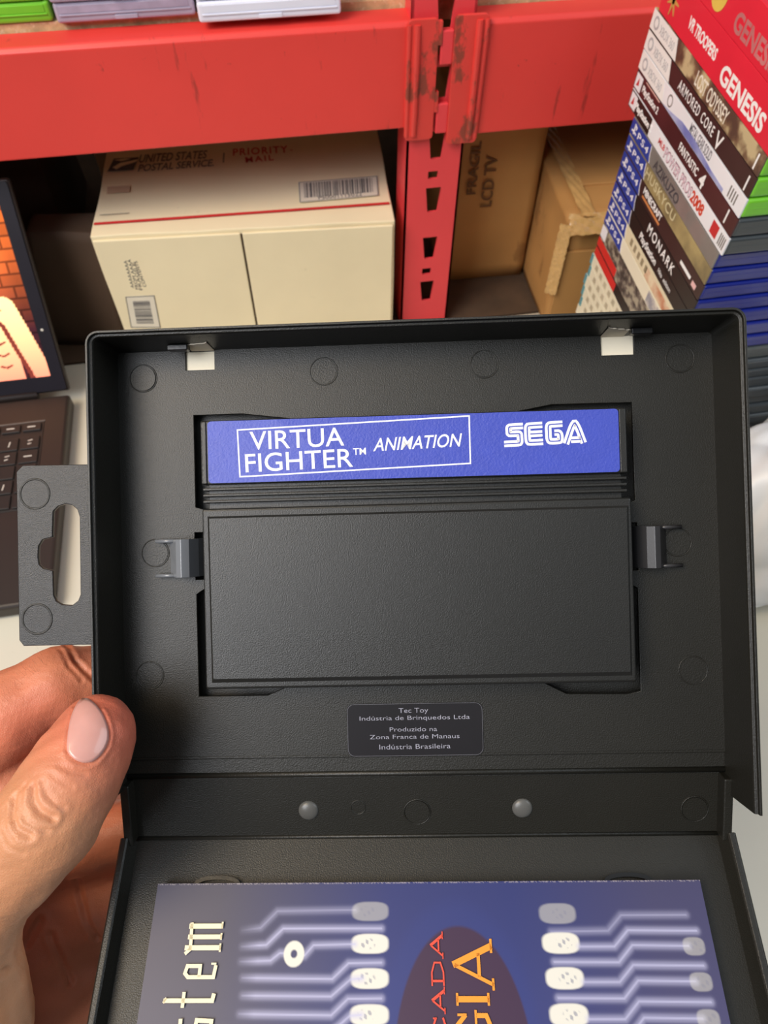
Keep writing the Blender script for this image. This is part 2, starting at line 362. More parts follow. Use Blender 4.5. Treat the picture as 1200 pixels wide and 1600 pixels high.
# eagle emblem: slanted dark badge with a pale head sweep
ec = [on(TOPF, *p) for p in ((168, 268), (178, 248), (217, 246), (208, 265))]
em = plate('emblem', [ec], 0, .0002, NAVYI, pbox, mp)
hd = [on(TOPF, *p) for p in ((176, 262), (188, 255), (203, 252), (216, 249), (213, 253), (200, 257), (190, 260), (182, 265))]
plate('emblem_sweep', [hd], .0002, .00035, CARD, em)
hd2 = [on(TOPF, *p) for p in ((179, 250.5), (196, 248), (205, 248.5), (190, 252))]
plate('emblem_sweep', [hd2], .0002, .00035, CARD, em)
st = [on(TOPF, *p) for p in ((168, 292), (203, 290), (202, 300), (167, 303))]
plate('sticker', [st], 0, .0002, mat('pinkish_sticker', rgb(196, 168, 140), .7), pbox, mp)
def barcode(F, W, corners, parent, n, vertical=False, seed=1, txt=None, inset=(.07, .08, .93, .80)):
    c = [on(W, *p) for p in corners]      # bl br tr tl
    M_ = mw(parent).inverted() @ W
    lab = plate('barcode_label', [c], .0001, .0003, mat('label_paper', rgb(222, 214, 196), .6, var=.03), parent, M_)
    def bl(u, v): p = c[0].lerp(c[1], u); q = c[3].lerp(c[2], u); return p.lerp(q, v)
    fr_ = MB(); fr_.ribbon([bl(.01, .02), bl(.99, .02), bl(.99, .98), bl(.01, .98)], .0007, .0003, .0004, close=True); fr_.build('border', NAVYI, lab)
    r = random.Random(seed); m = MB(); u = inset[0]
    while u < inset[2]:
        w = r.choice([.006, .006, .012, .018]) * (60 / n)
        if not vertical: m.ribbon([bl(u, inset[1] + .12), bl(u, inset[3] + .12)], w * (c[1] - c[0]).length, .0003, .00042)
        else: m.ribbon([bl(inset[1], u), bl(inset[3], u)], w * (c[3] - c[0]).length, .0003, .00042)
        u += w + r.choice([.006, .009, .014]) * (60 / n)
    m.build('bars', NAVYI, lab)
    if txt: ltr(txt, W, txt[0:0] or corners[0], corners[1], corners[2], NAVYI, parent)
    return lab
barcode(None, TOPF, ((468, 317), (592, 306), (590, 275), (466, 285)), pbox, 60, seed=4)
ltr('PS0001115022', TOPF, (498, 312), (566, 306), (498, 307), NAVYI, pbox, lift=.0005)
a0, a1 = on(TOPF, 156, 336), on(TOPF, 202, 333); MB().ribbon([a0, a1], .0006, 0, .0002).build('fine_print', GREYI, pbox, mp)
# print on the front flap (runs downwards)
FR = FB @ Matrix.Rotation(math.pi / 2, 4, 'X') @ T(0, 0, .0023)
for i, (w_, p_, q_) in enumerate((('CONTENTS', (229, 448), (214, 408)), ('FRAGILE', (223, 453), (211, 410)), ('FROM AAAA', (217, 452), (204, 405)), ('AAAAAAAA', (210, 450), (198, 407)))):
    ltr('AAAAAAAA'[:8] if 0 else w_, FR, p_, q_, (p_[0] - 5, p_[1] + 1), NAVYI, pbox)
barcode(None, FR, ((205, 512), (251, 512), (241, 461), (196, 463)), pbox, 40, vertical=True, seed=9, inset=(.16, .22, .85, .8))

# ------------------------------------------------------------------ big brown carton
BROWN = mat('brown_cardboard', rgb(180, 132, 74), .75, var=.12, scale=10, bump=.3, bscale=60)
add_wear(BROWN, rgb(128, 88, 46), 18, .62, (1, 1, .5), .6)
TAPE = mat('packing_tape', rgb(196, 156, 98), .25, var=.12, scale=60, bump=.6, bscale=130, coat=.4)
CT = .131
CM = T(.276, .569, 0) @ Matrix.Rotation(math.radians(-3), 4, 'Z')
ca = thing('brown_carton', 'large brown cardboard box with crinkled tape over its front corner, beside the tall game stack', 'box', CM)
v, f = cardbox(0, .26, 0, .25, 0, CT, .0014, 5, 16)
mesh('carton', v, f, BROWN, ca, smooth=True)
MB().rbox(.001, .255, -.0035, -.0005, .006, .098, .001).build('flap', BROWN, ca)
MB().rbox(.020, .255, .05, .245, CT - .0005, CT + .003, .001).build('flap', BROWN, ca)
def wavy_strip(path, w, nrm, amp, seed, n=60, k=10):
    """crinkled strip along a 3D path; w: width vector"""
    r = random.Random(seed); P = [Vector(p) for p in path]; L = [0]
    for a, b in zip(P[:-1], P[1:]): L.append(L[-1] + (b - a).length)
    v = []
    for i in range(n + 1):
        s = L[-1] * i / n; j = max(q for q in range(len(P) - 1) if L[q] <= s + 1e-9); t = (s - L[j]) / (L[j + 1] - L[j]); c = P[j].lerp(P[j + 1], t)
        for q in range(k + 1):
            u = q / k - .5; v.append(tuple(c + Vector(w) * u + Vector(nrm) * (amp * (r.random() + math.sin(i * .9 + q * 1.3) * .5 + .8))))
    return v, [(i * (k + 1) + q, (i + 1) * (k + 1) + q, (i + 1) * (k + 1) + q + 1, i * (k + 1) + q + 1) for i in range(n) for q in range(k)]
v, f = wavy_strip([(-.001, -.004, CT - .004), (.14, -.004, CT - .004)], (0, .016, .012), (0, -.55, .8), .0022, 3)
o = mesh('tape', v, f, TAPE, ca, smooth=True)
v, f = wavy_strip([(-.0028, -.0035, .05), (-.0028, -.0035, CT - .002)], (.010, -.006, 0), (-.7, -.7, 0), .0012, 4)
mesh('tape', v, f, TAPE, ca, smooth=True)
v, f = wavy_strip([(.018, -.002, CT + .0022), (.018, .24, CT + .0022)], (.014, 0, 0), (0, 0, 1), .0008, 5)
mesh('tape', v, f, TAPE, ca, smooth=True)
cb = thing('brown_carton', 'narrow brown cardboard box with vertical print, just right of the slotted red post', 'box', T(.180, .665, 0))
cb.matrix_basis = WM[cb.name] = T(.183, .668, -.002) @ Matrix.Rotation(math.radians(-3), 4, 'Z')
v, f = cardbox(0, .094, 0, .30, 0, .192, .001, 8, 10); mesh('carton', v, f, BROWN, cb, smooth=True)
BF = mw(cb) @ Matrix.Rotation(math.pi / 2, 4, 'X') @ T(0, 0, .0016)
INK = mat('brown_ink', rgb(104, 72, 42), .8, var=.2)
lettering('FRAGIL', BF, (.030, .105), (.030, .160), .010, INK, cb, bold=.02)
lettering('LCD TV', BF, (.048, .090), (.048, .145), .012, INK, cb, bold=.02)

# dark bags and cartons at the back left
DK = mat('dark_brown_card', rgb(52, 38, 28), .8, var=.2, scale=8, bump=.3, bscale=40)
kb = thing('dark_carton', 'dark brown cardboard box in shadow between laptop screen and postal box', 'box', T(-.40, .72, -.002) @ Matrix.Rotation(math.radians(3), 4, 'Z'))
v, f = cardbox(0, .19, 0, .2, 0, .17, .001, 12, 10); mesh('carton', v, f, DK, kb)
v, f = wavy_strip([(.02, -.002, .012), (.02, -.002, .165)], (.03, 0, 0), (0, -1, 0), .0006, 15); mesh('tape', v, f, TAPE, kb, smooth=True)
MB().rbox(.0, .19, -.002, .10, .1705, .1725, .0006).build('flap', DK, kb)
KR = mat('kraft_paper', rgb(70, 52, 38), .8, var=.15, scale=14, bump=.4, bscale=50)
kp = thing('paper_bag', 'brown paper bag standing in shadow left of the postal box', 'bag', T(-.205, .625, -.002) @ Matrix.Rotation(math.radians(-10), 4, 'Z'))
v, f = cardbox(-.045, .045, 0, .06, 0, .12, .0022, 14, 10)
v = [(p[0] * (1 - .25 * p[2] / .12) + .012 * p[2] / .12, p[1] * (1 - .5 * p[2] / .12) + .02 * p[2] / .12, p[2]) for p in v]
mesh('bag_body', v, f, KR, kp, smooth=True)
wb = thing('white_carton', 'white cardboard box corner showing behind the postal box', 'box', T(-.175, .815, -.002))
v, f = cardbox(0, .10, 0, .12, 0, .17, .0006, 17, 8); mesh('carton', v, f, CARD, wb)

# ------------------------------------------------------------------ laptop
LAP = mat('laptop_black', rgb(38, 30, 27), .45, var=.08, scale=20, spec=.5)
KEYM = mat('key_black', rgb(30, 25, 24), .5, var=.1)
lap = thing('laptop', 'open black laptop showing an orange brick wall picture on its screen', 'laptop', T(-.2085, .536, 0))
# local x to the left is negative, y negative towards the viewer
MB().rbox(-.33, 0, -.226, 0, .002, .0175, .003).build('base', LAP, lap)
MB().rbox(-.303, -.0205, -.132, -.0325, .0170, .0180, .0004).build('keyboard_deck', KEYM, lap)
m = MB(); m.tube([(-.303, -.0315, .0178), (-.020, -.0315, .0178)], .0008); m.build('trim_line', mat('laptop_edge', rgb(92, 78, 68), .4), lap)
GL = mat('key_print', rgb(210, 205, 195), .5)
rr = random.Random(2)
for r_ in range(6):
    for c_ in range(6):
        x1 = -.0225 - c_ * .0185; y1 = -.0345 - r_ * .0163; h = .0145 if r_ else .009
        k = MB().rbox(x1 - .0165, x1, y1 - h, y1, .0180, .0196, .0007).build('key', KEYM, lap)
        g = MB(); cx_, cy_ = x1 - .008, y1 - h / 2
        kind = rr.choice('abc')
        if kind == 'a': g.ribbon([(cx_ - .004, cy_), (cx_ + .003, cy_)], .0011, .0196, .0198)
        elif kind == 'b': g.ribbon([(cx_, cy_ - .003), (cx_ + .001, cy_ + .003)], .0009, .0196, .0198)
        else: g.ribbon([(cx_ - .002, cy_ + .002), (cx_ + .002, cy_ + .003)], .0009, .0196, .0198); g.ribbon([(cx_ - .002, cy_ - .002), (cx_ + .001, cy_ - .001)], .0009, .0196, .0198)
        if r_ < 3 or (r_ + c_) % 2: g.build('key_legend', GL, k)
MB().rbox(-.21, -.12, -.215, -.150, .0174, .0179, .0003).build('touchpad', KEYM, lap)
# lid leans back from the hinge
th = math.atan2(.625 - .541, .184 - .018)
LM = T(0, .003, .016) @ Matrix.Rotation(math.pi / 2 - th, 4, 'X')   # local: x along hinge, y up the lid, z towards viewer
LH = .189
lid = MB().rbox(-.33, 0, .002, LH, -.0065, 0, .0022).build('lid', LAP, lap, LM)
plate("bezel", [rrect(-.328, -.002, .004, LH - .002, .003), rrect(-.3175, -.0130, .0185, LH - .0135, .001)], 0, .0015, mat("bezel_black", rgb(34, 32, 40), .3), lid)
MB().cyl((-.0085, .062), .0012, .0015, .0019).build('bezel_dot', GL, lid)
MB().tube([(-.30, .001, .000), (-.03, .001, .000)], .0045).build('hinge', LAP, lid, smooth=True)
# screen picture: brick wall and a plain pale bare-chested figure, computed per point
nx, ny = 320, 180; X0, X1, Y0, Y1 = -.3177, -.0128, .0183, LH - .0133
gx, gy = np.meshgrid(np.linspace(X0, X1, nx), np.linspace(Y0, Y1, ny))
u = (X1 - gx); vv = (gy - Y0)                       # distances from right and from bottom edges
row = np.floor(vv / .0105); fx = (u / .0185 + .5 * (row % 2)) % 1; fy = (vv / .0105) % 1
mort = np.minimum(np.minimum(fx, 1 - fx) * .0185, np.minimum(fy, 1 - fy) * .0105)
hsh = np.sin(row * 12.9 + np.floor(u / .0185 + .5 * (row % 2)) * 78.2) * 43758.5; hsh = hsh - np.floor(hsh)
glow = np.clip((vv - .045) / .10, 0, 1)[..., None]
deep = nlin([70, 30, 40]); brick = nlin([236, 112, 40]); 
base_ = deep * (1 - glow) + brick * glow
base_ = base_ * (.75 + .45 * hsh[..., None])
base_ = np.where((mort < .0009)[..., None], base_ * .35, base_)
fade = np.clip(u / .02, .25, 1)[..., None] * np.clip(vv / .03 + .3, 0, 1)[..., None]; base_ = base_ * (.5 + .5 * fade)
skin_a = nlin([255, 214, 150]); skin_b = nlin([238, 138, 110])
sk = np.clip(vv / .07, 0, 1)[..., None]; skin = skin_b * (1 - sk) + skin_a * sk
arm = seg_d(u, vv, [(.0225, .0665), (.0165, .043), (.0105, .018), (.0045, -.004)]) < .0095
chest = (u > .0225) & (u < .085) & (vv < .080 - .22 * np.abs(u - .050)) 
body = arm | chest
gap = (seg_d(u, vv, [(.0285, .050), (.0235, .030), (.0175, .008), (.0155, -.003)]) < .0021)
lines = seg_d(u, vv, [(.026, .064), (.034, .070), (.047, .068)]) < .0007
for q in range(3):
    lines |= seg_d(u, vv, [(.031, .036 - .011 * q), (.036, .034 - .011 * q), (.041, .036 - .011 * q)]) < .0009
    lines |= seg_d(u, vv, [(.046, .036 - .011 * q), (.051, .034 - .011 * q), (.056, .036 - .011 * q)]) < .0009
lines |= seg_d(u, vv, [(.030, .053), (.038, .048), (.048, .050)]) < .0016
img = np.where(body[..., None], skin, base_); img = np.where(((lines & body) | (gap & (vv < .055)))[..., None], nlin([110, 44, 36]), img)
colour_mesh('screen', list(zip(gx.ravel(), gy.ravel(), np.full(gx.size, .0008))), nx, ny, img.reshape(-1, 3), attr_mat('screen_picture', .3, emit=1.35), lid)

# ------------------------------------------------------------------ crumpled white plastic bag at right
BAGM = mat('white_plastic_film', rgb(236, 238, 240), .35, var=.03, scale=20, sss=.0)
bg = bpy.data.meshes.new('b'); bm = bmesh.new(); bmesh.ops.create_icosphere(bm, subdivisions=6, radius=1)
rs = np.random.RandomState(4); K = rs.randn(14, 3); K /= np.linalg.norm(K, axis=1)[:, None]; ph = rs.rand(14) * 6; fr = rs.uniform(3, 9, 14)
for q in bm.verts:
    p = np.array(q.co); s = 1 + sum(.050 * abs(math.sin(fr[i] * K[i].dot(p) + ph[i])) - .025 for i in range(14)) * .8
    z = p[2] * s; q.co = Vector((.115 * p[0] * s, .066 * p[1] * s, .118 * z if z > 0 else .03 * z))
zmin = min(q.co.z for q in bm.verts)
for q in bm.verts: q.co.z = max(q.co.z, -.022) + .022
bm.to_mesh(bg); bm.free(); bg.polygons.foreach_set('use_smooth', [True] * len(bg.polygons))
bagT = thing('plastic_bag', 'crumpled white plastic bag lying on the table below the tall game stack', 'bag', T(.405, .284, 0) @ Matrix.Rotation(math.radians(8), 4, 'Z'))
link('bag_film', bg, BAGM, bagT)

# ================================================================== tall stack of games at right
SF = T(.287, .36, 0)
def artmat(name, c1, c2, scale=60, c3=None, rough=.35):
    m = mat(name, c1, rough, var=.0, scale=scale); nt = m.node_tree; r = [n for n in nt.nodes if n.type == 'VALTORGB'][0]
    r.color_ramp.elements[0].color = c1; r.color_ramp.elements[1].color = c2; r.color_ramp.elements[0].position = .42; r.color_ramp.elements[1].position = .6
    if c3: e = r.color_ramp.elements.new(.5); e.color = c3
    return m
GREEN = mat('green_case_plastic', rgb(120, 205, 50), .3, var=.05, spec=.5, trans=.0, coat=.3)
SLATE = mat('dark_case_plastic', rgb(62, 68, 72), .3, var=.06, coat=.3)
BLUEC = mat('blue_case_plastic', rgb(12, 30, 128), .25, var=.06, coat=.4)
CLEARD = mat('smoky_case_plastic', rgb(78, 84, 84), .3, var=.06, coat=.3)
TEAL = mat('teal_case_plastic', rgb(90, 150, 160), .3, var=.06)
CREAMC = mat('pale_case_plastic', rgb(214, 208, 180), .35, var=.05)
REDBX = mat('red_box_print', rgb(226, 40, 62), .35, var=.08, scale=14, coat=.2)
def whitep(name, r, g, b): return mat(name, rgb(r, g, b), .4, var=.03, coat=.2)
WSP = whitep('white_spine', 236, 238, 244); HDR = whitep('header_white', 240, 242, 240); HG = mat('header_grey_print', rgb(176, 178, 182), .5)
BSP = mat('blue_header', rgb(44, 66, 160), .35, var=.04, coat=.2)
BLK = mat('black_spine', rgb(34, 28, 28), .35, var=.1); BRN = mat('dark_brown_spine', rgb(58, 38, 38), .35, var=.15)
WINE = mat('wine_spine', rgb(72, 34, 38), .35, var=.2)
STK = 'games in the tall stack at the right'
def game(label, z, th, L, shell, spine, y0=.002, W_=.132, x0=0, name='game_case', cat='game case', boxy=False, group=STK):
    g = thing(name, label, cat, SF @ T(x0, y0, z) @ Matrix.Rotation(.048, 4, 'X'), group)
    m = MB(); m.rbox(0, W_, 0, L, .0003, th - .0003, min(.0022 if not boxy else .0006, th * .3))
    s = m.build('case_shell' if not boxy else 'box_body', shell, g, smooth=False)
    if not boxy:   # seam ridge, thumb recess lines on the end face
        MB().rbox(.004, W_ - .002, -.0001, .001, th * .46, th * .54, .00005).build('seam', shell, g)
    sp = MB().rbox(-.0006, .0006, .0006, L - .0006, .0004 if not boxy else .0001, th - .0003 if not boxy else th, .0002).build('spine_insert', spine, g)
    WF = WM[g.name] @ frame((-.0006, L, 0), (0, -1, 0), (0, 0, 1))
    return g, sp, WF, L, th
def sptext(G, body, pa, pb, t0, h, m, **k):
    g, sp, WF, L, th = G
    a, b = on(WF, *pa)[0], on(WF, *pb)[0]
    return lettering(body, WF, (a, t0 * th), (b, t0 * th), h * th, m, sp, **k)
def spart(G, name, s0, s1, m, t0=.08, t1=.92, lift=.0001, skew=0):
    g, sp, WF, L, th = G
    if isinstance(s0, tuple): s0 = on(WF, *s0)[0]
    if isinstance(s1, tuple): s1 = on(WF, *s1)[0]
    ol = [(s0, t0 * th), (s1 + skew * .5, t0 * th), (s1 - skew, t1 * th), (s0, t1 * th)]
    return plate(name, [ol], 0, lift, m, sp, mw(sp).inverted() @ WF)
# lowest, mostly hidden: pale cases carrying the stack
z = 0
for i in range(10):
    th = .0116
    lab = ['pale game case at the foot of the tall stack, lowest of its spines', 'pale game case second from the foot of the tall stack', 'pale game case third from the foot of the tall stack', 'pale game case fourth from the foot of the tall stack', 'pale game case fifth from the foot of the tall stack',
           'cream spined game case, fifth under the two red headed cases of the tall stack', 'cream spined game case with pale lettering, fourth under the red headed cases', 'cream spined game case with thin print, third under the red headed cases', 'cream spined game case with faint print, second under the red headed cases', 'cream spined game case with teal edge directly under the lower red headed case'][i]
    G = game(lab, z, th, .165, SLATE, whitep('cream_spine', 232, 226, 200), y0=.004 + .002 * math.sin(i * 2.1))
    if i > 4:
        MB().rbox(-.0012, .02, .1615, .1655, .0006, th - .0006, .0004).build('case_edge', TEAL, G[0])
        for q in range(7): plate('faint_print', [[(.012 + q * .011, .003), (.018 + q * .011, .003), (.0175 + q * .011, .0085), (.0125 + q * .011, .008)]], 0, .0001, mat('faint_print', rgb(186, 176, 150), .6, var=.2), G[1], mw(G[1]).inverted() @ G[2])
    z += th
zs = z    # .116
SWR = whitep('red_header', 214, 48, 44)
ART1 = artmat('grey_art', rgb(70, 64, 60), rgb(168, 160, 140), 140, rgb(110, 100, 92)); ART2 = artmat('warm_art', rgb(232, 216, 184), rgb(196, 130, 96), 45)
G = game('black spined game case with a red header, lower of the two red headed cases', zs, .010, .163, SLATE, BLK, y0=.004); spart(G, 'header_band', .001, .052, SWR)
lettering('SWITCH', G[2], (.010, .003), (.040, .003), .004, WHITEP, G[1]); lettering('AC', G[2], (.092, .003), (.104, .003), .005, WHITEP, G[1]); zs += .010
G = game('grey picture spined game case with a red header, upper of the two red headed cases', zs, .010, .163, SLATE, ART1, y0=.004); spart(G, 'header_band', .001, .046, SWR)
lettering('SWITCH', G[2], (.008, .003), (.036, .003), .004, WHITEP, G[1]); zs += .010
G = game('olive grey spined game case with a white header tip, under the blue headed cases', zs, .013, .160, CLEARD, ART1, y0=.006); spart(G, 'header_band', .001, .012, WSP); zs += .013
# seven blue-headed cases, bottom to top
P4 = .013
OLIVE = artmat('olive_art', rgb(126, 114, 82), rgb(172, 156, 108), 30)
def ps4(label, z, spine, y0=.006):
    G = game(label, z, P4, .160, BLUEC, spine, y0=y0)
    h = spart(G, 'header_band', .0008, .041, BSP, .06, .94, skew=.003)
    sh = MB()
    sh.ribbon([(.0425, .0010), (.0400, .0065), (.0390, .0122)], .0007, .0001, .0002); 
    o = sh.build('header_edge', WHITEP, h)
    lg = MB(); lg.ribbon([(.0075, .0028), (.0075, .0105)], .0016, .0001, .0002); lg.ribbon([(.0075, .0100), (.0105, .0090), (.0100, .0072)], .0013, .0001, .0002); lg.ribbon([(.0035, .0042), (.0070, .0048)], .0013, .0001, .0002); lg.ribbon([(.0085, .0048), (.0118, .0042)], .0012, .0001, .0002)
    lg.build('emblem', WHITEP, h)
    lettering('PS4', G[2], (.0150, .0038), (.0360, .0038), .0052, WHITEP, h, bold=.0, space=1.2, lift=.00022)
    return G
G = ps4('plain cream spined game case, lowest of the blue headed cases', zs, whitep('cream_blank_spine', 236, 230, 206)); spart(G, 'art', (1020, 440), (1050, 490), artmat('pale_blue_art', rgb(150, 150, 160), rgb(220, 214, 200), 90)); zs += P4
G = ps4('cream and rust picture spined game case, second lowest of the blue headed cases', zs, whitep('cream_art_spine', 226, 216, 184)); spart(G, 'art', (1012, 415), .155, ART2, .1, .75)
for q in range(5): spart(G, 'faint_glyph', .052 + .008 * q, .056 + .008 * q, mat('faint_brown', rgb(150, 136, 108), .6), .3, .75)
zs += P4
G = ps4('black spined game case with small white PlayStation lettering, under the MONARK case', zs, BLK)
sptext(G, 'PlayStation', (1000, 367), (1024, 412), .35, .45, WHITEP, bold=.02); sptext(G, 'Hits  edition', (1029, 420), (1047, 455), .35, .3, WHITEP); zs += P4
G = ps4('black spined MONARK game case with wide white capitals', zs, BLK)
sptext(G, 'MONARK', (1013, 355), (1052, 425), .22, .60, WHITEP, bold=.01, space=1.3); zs += P4
G = ps4('dark brown spined MINECRAFT game case with small white title', zs, BRN)
sptext(G, 'MINECRAFT', (1006, 298), (1032, 345), .52, .40, WHITEP, bold=.03); spart(G, 'orange_line', (1004, 305), (1030, 350), whitep('orange_print', 214, 140, 84), .26, .40)
spart(G, 'signature', (1066, 402), (1080, 432), WHITEP, .3, .5); spart(G, 'pink_mark', (1083, 436), (1089, 445), whitep('pink_print', 236, 190, 190), .2, .5)
zs += P4
G = ps4('olive gold spined game case with pale lettering, second blue headed case from top', zs, OLIVE)
sptext(G, 'HUSKYCU', (1007, 275), (1052, 345), .35, .55, mat('pale_gold_print', rgb(206, 198, 160), .4), bold=.01, space=1.1); zs += P4
G = ps4('grey glossy spined game case with dark print, topmost blue headed case', zs, mat('grey_spine', rgb(128, 124, 120), .25, var=.12, coat=.5))
sptext(G, 'AZIKUZO', (1022, 255), (1058, 318), .2, .55, DARKP, bold=.02); zs += P4
# two dark cases, three green ones
G = game('dark cased baseball game with white spine reading POWER PROS 2008', zs, .0135, .178, SLATE, WSP)
spart(G, 'header_band', .001, (1018, 192), BLK, .05, .95); spart(G, 'logo_square', .002, .013, WSP, .12, .88, .0002)
plate('logo_print', [[(.0045, .0035), (.0075, .0100), (.0090, .0050)]], 0, .0003, REDI, G[1], mw(G[1]).inverted() @ G[2])
sptext(G, 'PlayStation 2', (989, 180), (1014, 214), .34, .36, WHITEP, bold=.03, lift=.0003)
PUR = mat('maroon_outline_print', rgb(110, 40, 70), .5)
sptext(G, 'MLB', (1026, 229), (1035, 243), .42, .30, REDI, bold=.02); sptext(G, 'POWER PROS', (1035, 248), (1076, 312), .22, .56, PUR, bold=.03); sptext(G, 'POWER PROS', (1035.4, 248.6), (1075.6, 311.4), .24, .52, whitep('pink_fill', 240, 214, 226), bold=-.012, lift=.0003)
sptext(G, '2008', (1077, 312), (1094, 341), .22, .56, whitep('orange_red_print', 206, 62, 30), bold=.04)
spart(G, 'red_badge', (1107, 362), (1116, 375), REDI, .2, .85); 
for q in range(4): spart(G, 'code_bar', (1119 + q * 2.2, 381 + q * 3), (1120.2 + q * 2.2, 382.6 + q * 3), GREYI, .2, .8)
zs += .0135
G = game('black cased FANTASTIC 4 game with wine coloured spine', zs, .0135, .178, SLATE, WINE)
spart(G, 'logo_square', .002, .013, WSP, .12, .88, .0002); plate('logo_print', [[(.0045, .0035), (.0075, .0100), (.0090, .0050)]], 0, .0003, REDI, G[1], mw(G[1]).inverted() @ G[2])
sptext(G, 'PlayStation 2', (1000, 152), (1024, 186), .34, .36, WHITEP, bold=.03)
sptext(G, 'FANTASTIC', (1056, 243), (1084, 285), .30, .42, WHITEP, bold=.02); sptext(G, '4', (1089, 288), (1095, 299), .15, .70, WHITEP, bold=.03)
spart(G, 'end_band', .165, .1665, WHITEP, .2, .9); spart(G, 'header_line', (1010, 130), (1030, 162), whitep('pale_pink_line', 220, 180, 170), .90, .96, .0002); zs += .0135
def xbox(label, z, spine):
    G = game(label, z, .0135, .178, GREEN, spine)
    h = spart(G, 'header_band', .0008, .047, HDR, .05, .95, skew=.004)
    MB().cyl((.0095, .0068), .0042, .0001, .0002).build('header_ring', HG, h); MB().cyl((.0095, .0068), .0026, .0002, .0003).build('header_disc', HDR, h)
    lettering('XBOX 360', G[2], (.0165, .0035), (.0415, .0035), .0060, HG, h, lift=.0002); return G
G = xbox('green game case with white spine reading METAL GEAR SOLID', zs, WSP)
g, sp, WF, L, th = G
plate('art', [[(.050, .0008), (.152, .0008), (.152, .0032), (.132, .0036), (.104, .0062), (.082, .0060), (.064, .0028)]], 0, .0001, artmat('blue_art', rgb(116, 124, 190), rgb(176, 184, 222), 25), sp, mw(sp).inverted() @ WF)
sptext(G, 'METAL GEAR SOLID', (1076, 206), (1107, 255), .42, .50, mat('steel_print', rgb(84, 86, 98), .5), bold=.008)
MB().ring((.058, .0070), .0035, .0005, .0001, 0).build('seal', GREYI, sp, mw(sp).inverted() @ WF)
for q in range(4): spart(G, 'code_bar', .158 + .003 * q, .1592 + .003 * q, GREYI, .2, .75)
zs += .0135
G = xbox('green game case with dark spine reading ARMORED CORE V', zs, BRN)
sptext(G, 'ARMORED CORE', (1058, 139), (1109, 221), .30, .50, WHITEP, space=1.25, bold=.008); sptext(G, 'V', (1116, 219), (1124, 235), .12, .76, WHITEP, bold=.01)
spart(G, 'end_band', .170, .1715, WHITEP, .1, .8); zs += .0135
G = xbox('green game case with brown picture spine reading LOST ODYSSEY', zs, artmat('bronze_art', rgb(86, 66, 56), rgb(196, 180, 140), 55, rgb(120, 96, 74)))
sptext(G, 'LOST ODYSSEY', (1087, 124), (1132, 196), .20, .66, whitep('ivory_print', 240, 236, 222), bold=.01); spart(G, 'end_band', .170, .1715, WHITEP, .1, .8); zs += .0135
# two big red boxes
G = game('red VR TROOPERS game box with white GENESIS lettering', zs, .0262, .176, REDBX, REDBX, y0=-.002, boxy=True, name='game_box', cat='game box')
sptext(G, 'VR TROOPERS', (1074, 42), (1116, 96), .36, .26, WHITEP, bold=.03); sptext(G, 'GENESIS', (1127, 112), (1192, 199), .16, .40, WHITEP, bold=.03)
GOLD = mat('gold_print', rgb(206, 160, 84), .4, var=.2)
em_ = MB()
for a_ in range(7): em_.ribbon([(.0175, .013), (.0175 + .0085 * math.cos(a_ * .9), .013 + .0095 * math.sin(a_ * .9))], [.0030, .0008], .0001, .0003)
em_.build('gold_emblem', GOLD, G[1], mw(G[1]).inverted() @ G[2]); zs += .0264
G = game('red game box with faded GENESIS lettering, top of the tall stack', zs, .0262, .176, REDBX, REDBX, y0=-.004, boxy=True, name='game_box', cat='game box')
sptext(G, 'GENESIS', (1145, 41), (1206, 122), .16, .40, mat('faded_print', rgb(196, 120, 122), .4, var=.2), bold=.03)
em_ = MB().cyl((.0, 0), .0095, .0001, .0003); a = on(G[2], 1121, 4)
em_.build('gold_emblem', mat('yellow_print', rgb(226, 196, 90), .4), G[1], mw(G[1]).inverted() @ G[2] @ T(a[0], .0125, 0))

# ================================================================== cases lying on the rack shelf
PURP = mat('clear_lilac_plastic', rgb(196, 190, 214), .22, var=.06, trans=.25, coat=.4); WPC = mat('white_case_plastic', rgb(232, 234, 250), .25, var=.03, coat=.4)
def shelf_case(label, x0, x1, y0, z, shell, group, th=.0135, insert=None):
    g = thing('game_case', label, 'game case', T(x0, y0, z), group); w = x1 - x0
    MB().rbox(0, w, 0, .18, .0002, th - .0002, .0022).build('case_shell', shell, g)
    MB().rbox(.003, w - .003, -.0007, .001, th * .38, th * .46, .0002).build('seam', shell, g)
    MB().rbox(.004, w - .004, -.0003, .001, th * .50, th * .86, .0002).build('paper_insert', insert or shell, g)
    MB().rbox(w * .42, w * .58, -.0010, .001, th * .12, th * .32, .0003).build('thumb_catch', shell, g)
zb = .2977
LIL = mat('lilac_paper', rgb(170, 162, 186), .5, var=.15, scale=80)
for k in range(3):
    shelf_case('green game case lying on the rack shelf, ' + ('bottom', 'middle', 'top')[k] + ' of its stack', -.250 + .004 * k, -.1315 - .003 * k, .6225 - .001 * k, zb + .0137 * k, GREEN, 'green cases on the rack shelf')
    shelf_case('clear lilac game case lying on the rack shelf, ' + ('bottom', 'middle', 'top')[k] + ' of its stack', -.1285 - .0008 * k, -.0305 + .0006 * k, .6175 - .0015 * k, zb + .0137 * k, PURP, 'clear lilac cases on the rack shelf', insert=LIL)
    shelf_case('white game case lying on the rack shelf nearest the post, ' + ('bottom', 'middle', 'top')[k] + ' of its stack', -.0285 + .0005 * k, .0745 - .0004 * k, .6035 + .001 * k, zb + .0137 * k, WPC, 'white cases on the rack shelf', insert=WPC)

